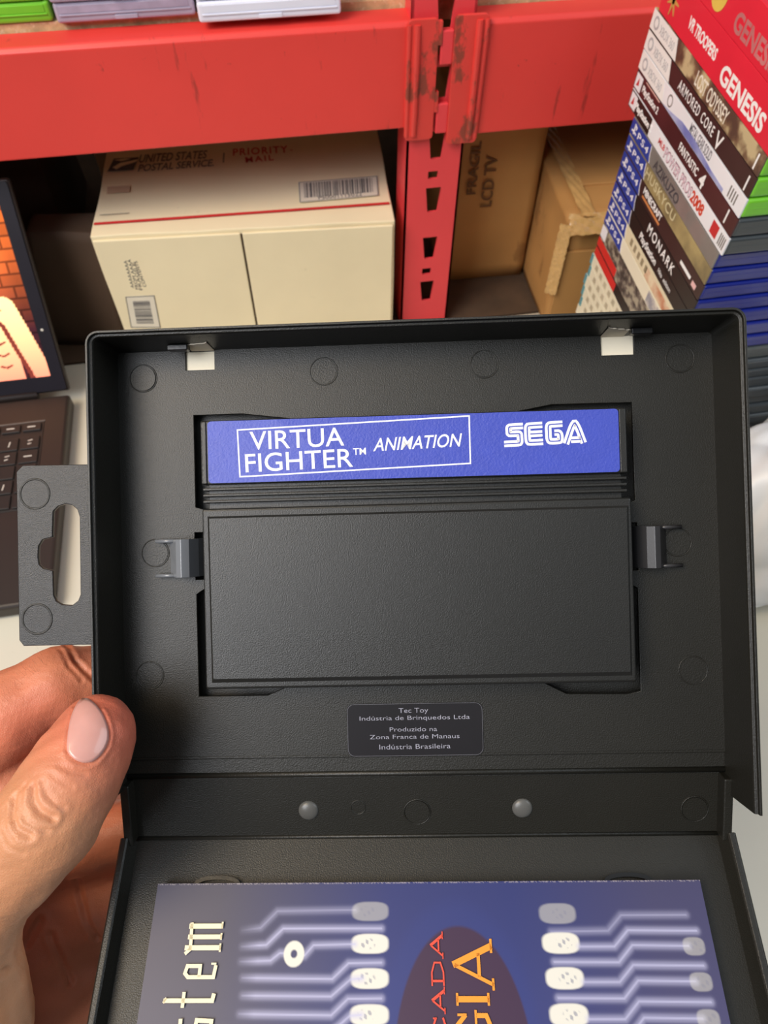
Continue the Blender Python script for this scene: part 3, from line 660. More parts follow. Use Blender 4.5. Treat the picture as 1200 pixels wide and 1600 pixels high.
# ================================================================== the open game case held in the hand
_R = _orth(np.array([[.9839, .1111, -.1402], [-.17, .8247, -.5395], [.0557, .5546, .8302]]))
WC = T(.0233, .0571, .3093) @ Matrix(_R.tolist()).to_4x4()
MM = .001
gc = thing('cartridge_case', 'open black plastic cartridge clamshell case with hanging tab, held up in the hand', 'game case', WC)
def mm(pts): return [(p[0] * MM, p[1] * MM) for p in pts]
recess = mm([(-67.1, 111), (-52, 111), (-36, 108.9), (31, 108.9), (42, 110.8), (66.2, 110.8), (66.2, 81), (63.2, 80), (63.2, 74.6), (66.6, 74.6), (66.6, 60), (63.4, 60), (63.4, 56.5), (66.2, 55), (66.2, 24), (62, 23.2), (44, 23.6), (37, 27.2), (-40, 27.2), (-46, 24.6), (-67.4, 24.6), (-67.4, 56), (-63.6, 58.5), (-63.6, 60.3), (-67.6, 60.3), (-67.6, 75), (-63.6, 75), (-63.6, 81.5), (-67.1, 82.5)])
hole1 = mm([(-69.2, 124.6), (-60.0, 124.6), (-60.0, 130.6), (-69.2, 130.6)]); hole2 = mm([(57.2, 124.8), (67.2, 124.8), (67.2, 131.0), (57.2, 131.0)])
outer = mm([(-91, 6.5), (91, 6.5), (91, 131.8), (-91, 131.8)])
plate('tray', [outer, recess, hole1, hole2], -.0012, 0, BLACK, gc, bev=.00015)
MB().box(-.0915, .0915, .0, .132, -.0062, -.0050).build('back_panel', BLACK, gc)
MB().box(-.091, .091, -.0005, .0068, -.0017, -.0006).box(-.091, .091, .0055, .0066, -.0016, -.0001).build('bottom_ledge', BLACK, gc, bevel=.0003)
MB().tube([(-.0905, .0005, -.0008), (.0905, .0005, -.0008)], .0009).build('hinge_bead', BLACK, gc, smooth=True)
def arc(cx, cy, r, a0, a1, n=5): return [(cx + r * math.cos(math.radians(a0 + (a1 - a0) * i / n)), cy + r * math.sin(math.radians(a0 + (a1 - a0) * i / n)), math.cos(math.radians(a0 + (a1 - a0) * i / n)), math.sin(math.radians(a0 + (a1 - a0) * i / n))) for i in range(n + 1)]
hw, ht, cr = .0902, .1308, .0012
path = [(-hw, -.0028, -1, 0)] + [(-hw, .02 * i, -1, 0) for i in range(1, 6)] + arc(-hw + cr, ht - cr, cr, 180, 90) + arc(hw - cr, ht - cr, cr, 90, 0) + [(hw, .02 * i, 1, 0) for i in range(5, 0, -1)] + [(hw, -.0062, 1, 0)]
prof = [(0, -.0062), (0, 0), (.0007, .0158), (.0009, .0164), (.0016, .0166), (.0017, .0176), (.0024, .0176), (.0024, .0155), (.0020, .0150), (.0020, -.0062)]
MB().sweep(path, prof).build('rim_wall', BLACK, gc, bevel=.00012)
PAP = mat('inlay_card', rgb(238, 228, 204), .7, var=.03, bump=.2, bscale=200)
PAPT = mat('torn_card_edge', rgb(206, 196, 178), .8, var=.05)
for x0, x1, s in ((-.0692, -.0600, 1), (.0572, .0672, -1)):
    MB().box(x0 - .001, x1 + .001, .1235, .1315, -.0030, -.0008).build('inlay_card', PAP, gc)
    # opening in the top wall filled by the card behind, with a torn strip of plastic beside it
    w0, w1 = (x0 + .0022, x1) if s > 0 else (x0, x1 - .0030)
    n = 8; v = []; r = random.Random(int(x0 * 1e4))
    top = [(w0 + (w1 - w0) * i / n, .0058 + (.0030 * (i / n if s > 0 else 1 - i / n)) + r.uniform(-.0006, .0006)) for i in range(n + 1)]
    for x, zt in top: v += [(x, ht - .00035 + .0001, -.0006), (x, ht - .00005 + .0001, zt)]
    v += [(x, y + .0008, z) for x, y, z in v]
    k = 2 * (n + 1); f = [(2 * i, 2 * i + 1, 2 * i + 3, 2 * i + 2) for i in range(n)] + [(k + 2 * i + 2, k + 2 * i + 3, k + 2 * i + 1, k + 2 * i) for i in range(n)] + [(2 * i + 1, k + 2 * i + 1, k + 2 * i + 3, 2 * i + 3) for i in range(n)]
    mesh('torn_card', v, f, PAPT, gc)
    xa = x0 - .0030 if s > 0 else x1 - .0030
    MB().rbox(xa, xa + .0062, ht - .0016, ht + .0002, .0048, .0080, .0004).build('catch_slot', BLACKG, gc)
for i, (cx_, cy_) in enumerate([(-82.3, 122.7), (-26.5, 123), (22.3, 123.5), (80.6, 123.2), (-79.7, 68.9), (78.1, 68.3), (-82.2, 31.5), (81.6, 30.1)]):
    dz_ = [.0004, .00012, .0002, .0002, .0002, .0002, .0001, .0001][i]
    m = MB().cyl((cx_ * MM, cy_ * MM), .0039, -.0004, dz_, 40, .0038); m.ring((cx_ * MM, cy_ * MM), .0042, .00018, .00016, 0); m.build('ejector_mark', BLACK, gc, smooth=False)
# retaining clips
CLIP = mat('lit_black_clip', rgb(112, 116, 122), .28, var=.08, spec=.6, coat=.3)  # black plastic, with the light it reflects painted in as grey
CLIPD = mat('dim_black_clip', rgb(52, 52, 54), .3, var=.1)  # same black plastic, less reflected light put into its colour
def clip(sgn, cx_, y0, y1, M1, M2):
    pr = [(-.0060, .0002), (-.0042, .0030), (-.0026, .0056), (-.0008, .0064), (.0012, .0050), (.0030, .0012), (.0042, -.0035)]
    v = []; k = len(pr)
    for y in (y0, y1):
        v += [(cx_ - sgn * a, y, b) for a, b in pr] + [(cx_ - sgn * a, y, b - .0012) for a, b in pr]
    f = []
    for i in range(k - 1): f += [(i, i + 1, 2 * k + i + 1, 2 * k + i), (k + i, 3 * k + i, 3 * k + i + 1, k + i + 1), (i, k + i, k + i + 1, i + 1), (2 * k + i, 2 * k + i + 1, 3 * k + i + 1, 3 * k + i)]
    f += [(0, 2 * k, 3 * k, k), (k - 1, 2 * k - 1, 4 * k - 1, 3 * k - 1)]
    c = mesh('retaining_clip', v, f, M1, gc, smooth=False, bevel=.0002)
    for y in (y0 + .0005, y1 - .0005): MB().tube([(cx_ + sgn * .0032, y, .0026), (cx_ + sgn * .0100, y, .0016)], .0006).build('clip_prong', M2, c, smooth=True)
clip(-1, -.0690, .0615, .0730, CLIP, CLIP); clip(1, .0688, .0610, .0734, CLIPD, CLIPD)
# sticker
FS = WC @ T(0, 0, .0002)
stk = plate('maker_sticker', [rrect(-.0221, .0189, .0058, .0218, .0022)], 0, .0002, mat('glossy_black_sticker', rgb(30, 28, 31), .22, var=.1, coat=.3), gc, label='glossy black sticker with silver Portuguese lettering')
MB().ribbon(rrect(-.0219, .0187, .0060, .0216, .0021), .00012, .0002, .00024, close=True).build('sticker_edge', mat('sticker_rim', rgb(96, 96, 102), .4), stk)
for s_, a_, b_, c_ in (('Tec Toy', (623, 1114), (669, 1113), (624, 1106)), ('Indústria de Brinquedos Ltda', (562, 1126), (734, 1123), (563, 1119)), ('Produzido na', (609, 1143), (683, 1142), (609, 1136)), ('Zona Franca de Manaus', (578, 1155), (718, 1153), (578, 1148)), ('Indústria Brasileira', (593, 1171), (704, 1169), (593, 1163))):
    ltr(s_, FS, a_, b_, c_, SILVER, stk, lift=.00008, bold=-.008)
# hanging tab
tabo = mm([(-117.6, 44.5), (-116.4, 42.9), (-91.9, 42.9), (-91.9, 95.6), (-115.6, 96.0), (-117.5, 94.2)])
slot = mm([(-107.4, 57.5), (-106.6, 55.6), (-104.8, 54.5), (-101.6, 54.2), (-99.7, 55.6), (-98.9, 57.5), (-98.7, 80.5), (-99.4, 82.8), (-101, 84.2), (-103, 84.6), (-105.3, 84.0), (-107.0, 82.4), (-107.4, 75.6), (-107.3, 74.9), (-110.3, 74.2), (-111.6, 72.2), (-111.9, 68.9), (-111.6, 66.6), (-110.3, 65.3), (-107.5, 64.6)])
tab = plate('hanging_tab', [tabo, slot], .0080, .0094, mat('tab_plastic', rgb(34, 34, 35), .34, var=.16, scale=90, bump=.3, bscale=3500), gc, bev=.0002)
for cy_ in (87.6, 50.6): MB().ring((-.1122, cy_ * MM), .0044, .0003, .0002, .0094).build('ejector_ring', BLACK, tab)
# spine strip
zs0, zs1 = -.0012, -.0042
Mst = Matrix(((1, 0, 0, 0), (0, -.9889, .1486, -.0004), (0, -.1486, -.9889, zs0), (0, 0, 0, 1)))
# local strip frame: x along, y from tray hinge to lid hinge, z away from the viewer -> flip so z faces viewer
FSt = frame((0, -.0004, zs0), (1, 0, 0), (0, .9889, .1486)) 
SL = .0200
spn = MB().rbox(-.0900, .0905, -SL, 0, -.0012, 0, .0003).build('spine_panel', BLACK, gc, FSt)
MB().tube([(-.0895, -SL + .0004, .0001), (.0895, -SL + .0004, .0001)], .0006).build('hinge_bead', BLACK, spn, smooth=True)
for cx_ in (-.0349, .0303): MB().dome((cx_, -.0110), .0031, .0014, -.0001).build('stud', mat('stud_plastic', rgb(84, 84, 82), .35, var=.1), spn, smooth=True)
for cx_ in (-.0016, .0818): MB().cyl((cx_, -.0118), .0037, -.0002, .0003, 36).ring((cx_, -.0118), .0040, .0002, .0003, 0).build('ejector_mark', BLACK, spn)
MB().ring((-.0196, -.0102), .0022, .0002, .0002, 0).build('ejector_mark', BLACK, spn)
MB().rbox(.0885, .0912, -SL + .0005, -.0002, -.0008, .0046, .0004).build('end_wall', BLACK, spn); MB().rbox(-.0912, -.0885, -SL + .0005, -.0002, -.0008, .0046, .0004).build('end_wall', BLACK, spn)
# lid half, folded towards the viewer
LD = T(0, -.0202, -.0042) @ Matrix.Rotation(math.radians(-32.7), 4, 'X')
LW = WC @ LD
lidc = plate('lid', [mm([(-89.2, -125), (89.2, -125), (89.2, -.4), (-89.2, -.4)])], -.0013, 0, BLACK, gc, LD, bev=.0002)
path = [(-.0886, -.0006, -1, 0)] + [(-.0886, -.02 * i, -1, 0) for i in range(1, 6)] + arc(-.0886 + cr, -.1236 + cr, cr, 180, 270) + arc(.0886 - cr, -.1236 + cr, cr, 270, 360) + [(.0886, -.02 * i, 1, 0) for i in range(5, 0, -1)] + [(.0886, -.0006, 1, 0)]
MB().sweep(path[::-1], [(0, -.0013), (0, .0002), (.0012, .0055), (.0016, .0060), (.0030, .0060), (.0036, .0054), (.0036, -.0013)]).build('lid_wall', BLACK, lidc, bevel=.00015)
for x0 in (-.0686, .0528): 
    MB().ribbon([(x0 + .0067 + .0064 * math.cos(a * .35), -.0128 + .0017 * math.sin(a * .35)) for a in range(18)], .0011, 0, .0016, close=True).build('manual_clip', BLACKG, lidc)

# ================================================================== cartridge lying in the case
CART = mat('cartridge_plastic', rgb(31, 31, 29), .36, var=.08, scale=30, bump=.2, bscale=3000)
ct = thing('game_cartridge', 'black game cartridge with blue VIRTUA FIGHTER ANIMATION label, clipped into the open case', 'cartridge', WC @ T(0, .068, -.0045))
ci = T(0, -.068, .0045)
CZ = .0100
add_wear(CART, rgb(120, 118, 110), 600, .74, amount=.5)
m = MB(); m.rbox(-.0623, .0615, .0888, .1077, -.0045, CZ - .0004, .0006)
m.rbox(-.0618, -.0604, .0890, .1074, CZ - .0012, CZ, .0003); m.rbox(.0592, .0612, .0890, .1074, CZ - .0012, CZ, .0003)
m.build('label_end', CART, ct, ci)
m = MB(); m.rbox(-.0606, .0600, .0805, .0900, -.0045, CZ - .0022, .0003)
for k in range(3): m.rbox(-.0619, .0611, .0834 + .0018 * k, .0843 + .0018 * k, -.004, CZ - .0004, .0003)
m.build('grip_ribs', CART, ct, ci)
m = MB(); m.rbox(-.0622, .0621, .0290, .0818, -.0045, CZ, .0008)
bd = m.build('body', CART, ct, ci)
pv = [(-.0603, .0310, CZ), (.0608, .0310, CZ), (.0612, .0795, CZ), (-.0605, .0795, CZ)]; tv = [(-.0597, .0322, CZ + .0006), (.0602, .0322, CZ + .0006), (.0605, .0789, CZ + .0006), (-.0599, .0789, CZ + .0006)]
mesh('raised_panel', pv + tv, [(4, 5, 6, 7), (0, 1, 5, 4), (1, 2, 6, 5), (2, 3, 7, 6), (3, 0, 4, 7)], CART, bd)
LBL = mat('blue_label_paper', rgb(56, 72, 176), .48, var=.04, scale=200, bump=.3, bscale=1500, coat=.1)
FLZ = WC @ T(0, 0, CZ + .0003)
lb = plate('label', [rrect(-.0599, .0590, .0892, .1073, .0011)], CZ - .0005, CZ + .0003, LBL, ct, ci)
fq = [on(FLZ, *p) for p in ((371, 672), (733, 650), (735, 724), (375, 745))]
fx0, fx1 = (fq[0][0] + fq[3][0]) / 2, (fq[1][0] + fq[2][0]) / 2; fy1, fy0 = (fq[0][1] + fq[1][1]) / 2, (fq[2][1] + fq[3][1]) / 2
rot_ = math.atan2((fq[1][1] - fq[0][1]), (fq[1][0] - fq[0][0])) * .5
LM_ = mw(lb).inverted() @ FLZ
MB().ribbon([fq[0], fq[1], fq[2], fq[3]], .0004, 0, .00008, close=True).build('frame_line', WHITEP, lb, LM_)
ltr('VIRTUA', FLZ, (391, 703), (538, 696), (391, 673), WHITEP, lb, space=1.0, bold=.004)
ltr('FIGHTER', FLZ, (384, 738), (552, 729), (384, 708), WHITEP, lb, bold=.004)
ltr('TM', FLZ, (552, 711), (572, 710), (552, 700), WHITEP, lb, bold=.01)
ltr('ANIMATION', FLZ, (583, 705), (723, 697), (583, 684), WHITEP, lb, bold=.008, shear=.28)
# SEGA wordmark: double-line letters (white stroke, blue core line)
def smooth_(p, n=3):
    for _ in range(n):
        q = [p[0]]
        for a, b in zip(p[:-1], p[1:]): q += [(a[0] * .75 + b[0] * .25, a[1] * .75 + b[1] * .25), (a[0] * .25 + b[0] * .75, a[1] * .25 + b[1] * .75)]
        p = q + [p[-1]]
    return p
s0 = on(FLZ, 788, 699); s1 = on(FLZ, 914, 692); s2 = on(FLZ, 789, 662)
dS = (s1 - s0); wS = dS.length; dS.normalize(); hS = abs((s2 - s0).dot(Vector((-dS.y, dS.x))))
MS = LM_ @ Matrix(((dS.x * wS, -dS.y * hS, 0, s0.x), (dS.y * wS, dS.x * hS, 0, s0.y), (0, 0, 1, 0), (0, 0, 0, 1)))
glyphs = [[(.245, .86), (.09, .86), (.065, .84), (.065, .70), (.065, .56), (.09, .55), (.18, .55), (.20, .53), (.20, .40), (.20, .16), (.18, .14), (.0, .14)],
          [(.485, .86), (.33, .86), (.295, .84), (.295, .5), (.295, .16), (.33, .14), (.485, .14)], [(.33, .50), (.48, .50)],
          [(.735, .86), (.60, .86), (.555, .84), (.555, .5), (.555, .16), (.60, .14), (.68, .14), (.70, .16), (.70, .50), (.63, .50)],
          [(.765, .0), (.865, .86), (.905, .86), (.985, .0)], [(.83, .16), (.955, .16)]]
wm = MB(); wb_ = MB(); asp = wS / hS
for gph in glyphs:
    pts = [(x * wS, y * hS) for x, y in smooth_(gph, 2)]
    wm.ribbon(pts, hS * .27, 0, .00008); wb_.ribbon(pts, hS * .050, .00008, .00012)
MS2 = LM_ @ Matrix(((dS.x, -dS.y, 0, s0.x), (dS.y, dS.x, 0, s0.y), (0, 0, 1, 0), (0, 0, 0, 1)))
sg = wm.build('wordmark', WHITEP, lb, MS2); wb_.build('wordmark_inline', LBL, sg)

# ================================================================== manual in the lid
mn = thing('manual_booklet', 'blue printed booklet with circuit pattern and orange lettering, lying in the case lid', 'booklet', LW @ T(0, -.0465, .0002))
mi = T(0, .0465, -.0002)
EDGE = mat('worn_page_edge', rgb(70, 64, 70), .7, var=.3, scale=400)
m = MB()
for k in range(5): m.box(-.0786 + .0002 * (k % 2), .0788, -.1175, -.0131 + .00016 * ((k * 7) % 3), .0006 + .0008 * k, .0013 + .0008 * k)
m.build('pages', EDGE, mn, mi)
x0, x1, y1, y0 = -.0786, .0789, -.0131, -.1175
xs = np.linspace(x0, x1, 620); ys = np.concatenate([np.linspace(y1, -.0515, 160), np.linspace(-.053, y0, 24)]); gx, gy = np.meshgrid(xs, ys)
X, Y = gx * 1000, gy * 1000
c_l = nlin([68, 67, 86]); c_m = nlin([44, 52, 110]); c_r = nlin([66, 64, 100])  # c_l: glare on the left end, painted into the print as grey
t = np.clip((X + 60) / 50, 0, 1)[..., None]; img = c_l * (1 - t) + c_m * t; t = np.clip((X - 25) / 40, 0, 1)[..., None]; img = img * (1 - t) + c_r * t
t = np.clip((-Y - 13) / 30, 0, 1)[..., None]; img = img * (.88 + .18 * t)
def blend(img, a, col): return img * (1 - a[..., None]) + nlin(col) * a[..., None]
# dark oval halo and oval
e = np.hypot((X - 9.0) / 18.5, (Y + 58) / 34.0); ev = np.hypot((X - 8.0) / 22, (Y + 57) / 39)
img = blend(img, np.clip((1.05 - ev) * 3, 0, .35), [44, 56, 120]); img = blend(img, np.clip((1 - e) * 40, 0, 1), [58, 36, 64])
glowc = [180, 180, 212]; whc = [216, 214, 204]
def trace(img, pts, w=.38, amp=.80, soft=.9, xf=None):
    d = seg_d(X, Y, pts); a = amp * np.exp(-(np.maximum(d - w, 0) / soft) ** 2 * 1.6)
    a = np.maximum(a * .55, amp * np.clip((w + .25 - d) / .5, 0, 1))
    if xf is not None: a = a * np.clip(np.abs(X - xf) / 7.0, 0, 1)
    return blend(img, a, glowc)
def pad(img, cx_, cy_, rx, ry, left=True, amp=1.0):
    px_ = (X - cx_) / rx; py_ = (Y - cy_) / ry; d = (np.abs(px_) ** 3 + np.abs(py_) ** 3) ** (1 / 3)
    a = np.clip((1.05 - d) * 7, 0, 1) * amp; img = blend(img, a, whc)
    n = np.sin(X * 2.7 + cy_ * 3) * np.sin(Y * 2.3 + X * 1.1 + cy_) ; d2 = np.hypot((X - cx_ + (.8 if left else -.8)) / 2.2, (Y - cy_) / 1.3)
    return blend(img, np.clip((n - .25) * 2.5, 0, .55) * np.clip((1.2 - d2) * 3, 0, 1) * amp, [90, 96, 130])
P_ = 8.25
for k in range(-1, 11):
    yo = -28.6 - P_ * k; fade_ = .35 if k < 0 else 1.0
    # left bank
    if k < 0: img = trace(img, [(-52.4, -25.2), (-47, -24.6), (-42.5, -20.4), (-20, -20.2)], amp=.45, xf=-54)
    img = pad(img, -15.7, yo if k >= 0 else -20.6, 5.3, 2.45, True, fade_)
    if k == 0:
        img = trace(img, [(-52, -29.2), (-45, -28.8), (-40.5, -24.8), (-12.5, -24.9)], xf=-54)
        img = trace(img, [(-52, -32.8), (-43.5, -32.6), (-41, -30.8), (-39.6, -30.8)], xf=-54); img = trace(img, [(-34, -31.4), (-31.6, -28.9), (-20, -28.7)])
        d = np.abs(np.hypot((X + 37.0) / 1, (Y + 31.0) / 1.1) - 1.9); img = blend(img, np.clip((1.15 - d) * 3, 0, 1), whc)
    elif k > 0:
        img = trace(img, [(-51, yo + .2), (-26, yo - .1), (-21.6, yo + 3.6), (-12.5, yo + 3.7)], xf=-54)
        img = trace(img, [(-50.6, yo - 3.9), (-26.2, yo - 4.1), (-21.0, yo - .2), (-18, yo)], xf=-54)
    # right bank
    img = pad(img, 37.3, yo if k >= 0 else -21.4, 5.2, 2.6, False, fade_)
    sh = -.1 * k
    if k < 0: img = trace(img, [(35, -25.9), (50.8, -25.7), (55, -21.9), (73, -21.9)], amp=.5)
    else:
        img = trace(img, [(42.5, yo - .9), (51.9, yo - .9), (56.2, yo + 3.0), (75, yo + 2.8)]); img = trace(img, [(35, yo - 4.5), (52.5, yo - 4.6), (56.8, yo - .6), (72, yo - .8)])
        img = pad(img, 73.5, yo - .9, 3.0, 2.2, False, .35)
EDGEW = np.clip((Y + 13.6) * 3, 0, 1); spk = np.random.RandomState(3).rand(*X.shape)
img = blend(img, EDGEW * (spk > .55) * .5, [190, 180, 180])
zz = np.full(gx.size, .0047); 
vtx = [(a, b, .0052 + .0002 * math.sin(a * 30)) for a, b in zip(gx.ravel(), gy.ravel())]
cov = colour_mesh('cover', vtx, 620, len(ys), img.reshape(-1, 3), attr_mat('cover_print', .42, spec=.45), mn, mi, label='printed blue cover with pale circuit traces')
# lettering on the cover reads upwards: local s along +y, t along -x
CF = LW @ frame((0, 0, .00562), (0, 1, 0), (-1, 0, 0)); CFm = mw(cov).inverted() @ CF
IV = mat('ivory_ink', rgb(240, 228, 190), .5, var=.03); OR = mat('orange_ink', rgb(238, 150, 40), .5, var=.05); RO = mat('red_orange_ink', rgb(226, 74, 52), .5, var=.05)
def sx_(y): return y * MM
def glyph(strokes, s0, s1, t0, t1, m, name='lettering', wref=None):
    w = (s1 - s0) * MM; h = (t1 - t0) * MM; mb_ = MB()
    for pts, ww in strokes:
        mb_.ribbon([(s0 * MM + x * w, t0 * MM + y * h) for x, y in pts], [q * MM for q in ww] if isinstance(ww, list) else ww * MM, 0, .00008)
    mb_.build(name, m, cov, CFm)
# 'stem' (t axis value = -x)
glyph([([(.14, 0), (.14, .95)], 1.25), ([(.50, 0), (.50, .90)], 1.15), ([(.86, .0), (.86, .90)], 1.25), ([(-.06, .93), (.10, .80), (.98, .84)], .9), ([(0, .02), (.28, .02)], .5), ([(.40, .02), (.62, .02)], .5), ([(.78, .02), (1.0, .02)], .5)], -30.5, -23.1, 57.7, 68.5, IV)
glyph([([(.86, .06), (.18, .10), (.18, .85), (.40, .95), (.82, .90), (.82, .52), (.18, .52)], .95), ([(.95, .05), (.95, .2)], .5)], -37.2, -33.1, 58.0, 67.5, IV)
glyph([([(.9, .04), (.45, .06), (.45, 1.0)], 1.05), ([(0, .62), (1.0, .62)], .9), ([(.30, 1.0), (.62, .95)], .6)], -43.5, -39.9, 57.7, 72.0, IV)
glyph([([(.05, .08), (.80, .06), (.84, .48), (.16, .52), (.14, .92), (.92, .94)], 1.0)], -49.9, -45.6, 57.6, 67.2, IV)
glyph([([(.1, .98), (.1, .4), (.8, .3)], 1.0), ([(.9, 1.0), (.8, -.2), (.2, -.25)], 1.0)], -56.5, -52.0, 57.7, 67.4, IV)
def A_(w1, w2): return [([(.06, 0), (.50, 1)], w1), ([(.50, 1.04), (.92, 0)], w2), ([(.22, .36), (.76, .36)], w1), ([(-.06, .01), (.20, .01)], w1 * .7), ([(.76, .01), (1.08, .01)], w1 * .7)]
glyph(A_(.42, .7), -32.0, -26.2, -4.6, -1.3, RO)
glyph([([(.2, 0), (.2, 1)], .55), ([(0, .98), (.55, .98), (.95, .75), (.95, .25), (.55, .02), (0, .02)], .42)], -38.6, -32.9, -4.6, -1.3, RO)
glyph(A_(.42, .7), -44.6, -39.2, -4.6, -1.3, RO)
glyph([([(.95, .78), (.6, 1), (.2, .85), (.05, .5), (.2, .15), (.6, 0), (.98, .2)], .5), ([(.95, .7), (.95, 1.0)], .4)], -50.6, -45.6, -4.6, -1.3, RO)
glyph(A_(.9, 1.6), -39.0, -28.4, -18.0, -7.6, OR)
glyph([([(.5, 0), (.5, 1)], 1.4), ([(.1, .98), (.9, .98)], .6), ([(.1, .02), (.9, .02)], .6)], -43.4, -39.8, -16.5, -7.8, OR)
glyph([([(.92, .75), (.65, 1), (.25, .9), (.05, .5), (.25, .1), (.6, 0), (.9, .12), (.9, .42)], 1.1), ([(.65, .44), (1.05, .44)], .6), ([(.92, .72), (.92, 1.0)], .6)], -52.6, -44.4, -16.5, -7.8, OR)

# ================================================================== the hand
def K3(px, py, Z): return np.array([(px - CX) / F_PX * Z, (py - CY) / F_PX * Z, Z])   # mm in the lens' own frame, turned into world space below
def capsule(X, a, ra, b, rb):
    ba = b - a; L = ba @ ba; pa = X - a; h = np.clip((pa @ ba) / L, 0, 1)
    return np.linalg.norm(pa - h[..., None] * ba, axis=-1) - (ra + (rb - ra) * h)
def smin(a, b, k): h = np.clip(.5 + .5 * (b - a) / k, 0, 1); return b * (1 - h) + a * h - k * h * (1 - h)
TH = [(K3(-190, 1650, 214), 19), (K3(-62, 1432, 199), 14.6), (K3(24, 1334, 194), 13.2), (K3(72, 1282, 192), 12.9), (K3(112, 1216, 195), 11.9), (K3(138, 1172, 198), 10.6), (K3(152, 1143, 200), 9.9)]
IX = [(K3(-120, 1270, 240), 14.5), (K3(20, 1112, 232), 12.8), (K3(92, 1072, 236), 12.2), (K3(190, 1052, 244), 9.8), (K3(262, 1050, 243.5), 9.0)]
MD = [(K3(-130, 1400, 246), 14.5), (K3(20, 1218, 240), 12.6), (K3(90, 1192, 244), 11.4), (K3(200, 1180, 247), 9.8), (K3(285, 1172, 244.5), 9.0)]
RG = [(K3(-110, 1500, 252), 14.5), (K3(50, 1330, 250), 12.5), (K3(140, 1310, 252), 10.8), (K3(250, 1290, 252), 9.4), (K3(330, 1275, 249), 8.5)]
PK = [(K3(-90, 1620, 256), 13.5), (K3(60, 1470, 258), 11.5), (K3(150, 1430, 258), 9.6), (K3(240, 1400, 256), 8.4), (K3(300, 1380, 254), 7.6)]
PALM = [(K3(-300, 1760, 240), 25, K3(-170, 1420, 246), 18), (K3(-260, 1800, 246), 24, K3(20, 1500, 256), 16), (K3(-220, 1830, 250), 24, K3(60, 1640, 258), 17), (K3(-330, 1820, 238), 26, K3(-560, 2120, 240), 29), (K3(-60, 1500, 250), 16, K3(90, 1560, 258), 15),
  (K3(20, 1300, 256), 15, K3(180, 1300, 262), 12), (K3(30, 1390, 262), 16, K3(175, 1400, 268), 14), (K3(30, 1490, 264), 17, K3(175, 1500, 270), 15), (K3(0, 1600, 266), 18, K3(160, 1620, 272), 16), (K3(60, 1340, 264), 14, K3(90, 1640, 272), 17), (K3(160, 1310, 266), 13, K3(170, 1620, 274), 15)]
THEN = [(K3(-190, 1650, 214), 19, K3(-70, 1620, 222), 20), (K3(-85, 1620, 225), 18.5, K3(-300, 1830, 240), 24), (K3(-200, 1700, 222), 22, K3(-90, 1760, 232), 20), (K3(-62, 1440, 201), 13.5, K3(-48, 1600, 216), 17.5), (K3(-70, 1470, 214), 13, K3(-110, 1360, 236), 12)]
def hand_sdf(X):
    def chain(c, k=2.5):
        d = None
        for (a, ra), (b, rb) in zip(c[:-1], c[1:]): e = capsule(X, a, ra, b, rb); d = e if d is None else smin(d, e, k)
        return d
    palm = None
    for a, ra, b, rb in PALM: e = capsule(X, a, ra, b, rb); palm = e if palm is None else smin(palm, e, 10)
    fingers = chain(IX)
    for c in (MD, RG, PK): fingers = smin(fingers, chain(c), 2.2)
    body = smin(palm, fingers, 5)
    th = chain(TH, 4)
    for a, ra, b, rb in THEN: th = smin(th, capsule(X, a, ra, b, rb), 6)
    return smin(body, th, 5)
lo = np.array([-235., 25., 170.]); hi = np.array([-45., 290., 294.]); hstep = 1.15
n3 = np.ceil((hi - lo) / hstep).astype(int)
ax = [lo[i] + hstep * np.arange(n3[i]) for i in range(3)]
VOL = np.empty(n3, np.float32)
gyz = np.stack(np.meshgrid(ax[1], ax[2], indexing='ij'), -1)
for i, xv in enumerate(ax[0]): VOL[i] = hand_sdf(np.concatenate([np.full(gyz.shape[:2] + (1,), xv), gyz], -1))
def surface_nets(V, lo, h):
    s = V < 0; c = [s[i:i + s.shape[0] - 1, j:j + s.shape[1] - 1, k:k + s.shape[2] - 1] for i in (0, 1) for j in (0, 1) for k in (0, 1)]
    cnt = sum(q.astype(int) for q in c); act = (cnt > 0) & (cnt < 8); idx = np.argwhere(act); N = len(idx)
    acc = np.zeros((N, 3)); w = np.zeros(N); off = [(i, j, k) for i in (0, 1) for j in (0, 1) for k in (0, 1)]
    val = {o: V[idx[:, 0] + o[0], idx[:, 1] + o[1], idx[:, 2] + o[2]] for o in off}
    for o in off:
        for a in range(3):
            if o[a] == 0:
                p = list(o); p[a] = 1; p = tuple(p); va, vb = val[o], val[p]; cr_ = (va < 0) != (vb < 0); t = np.where(cr_, va / np.where(cr_, va - vb, 1), 0)
                pt = np.tile(np.array(o, float), (N, 1)); pt[:, a] += t; acc += pt * cr_[:, None]; w += cr_
    verts = (idx + acc / w[:, None]) * h + lo; ids = -np.ones(act.shape, int); ids[act] = np.arange(N); faces = []
    for a in range(3):
        b, c_ = (a + 1) % 3, (a + 2) % 3
        sl0 = [slice(None)] * 3; sl1 = [slice(None)] * 3; sl0[a] = slice(0, -1); sl1[a] = slice(1, None)
        e = np.argwhere(s[tuple(sl0)] != s[tuple(sl1)]); e = e[(e[:, b] > 0) & (e[:, c_] > 0) & (e[:, b] < act.shape[b]) & (e[:, c_] < act.shape[c_])]
        ins = s[tuple(e.T)]
        def g(db, dc): q = e.copy(); q[:, b] -= db; q[:, c_] -= dc; return ids[tuple(q.T)]
        q = np.stack([g(0, 0), g(1, 0), g(1, 1), g(0, 1)], 1); q[~ins] = q[~ins][:, ::-1]; faces.append(q)
    F = np.concatenate(faces); return verts, F[(F >= 0).all(1)]
hv, hf = surface_nets(VOL, lo, hstep)
def to_world(P): return (P * .001) @ R_WC + np.array(CAM)
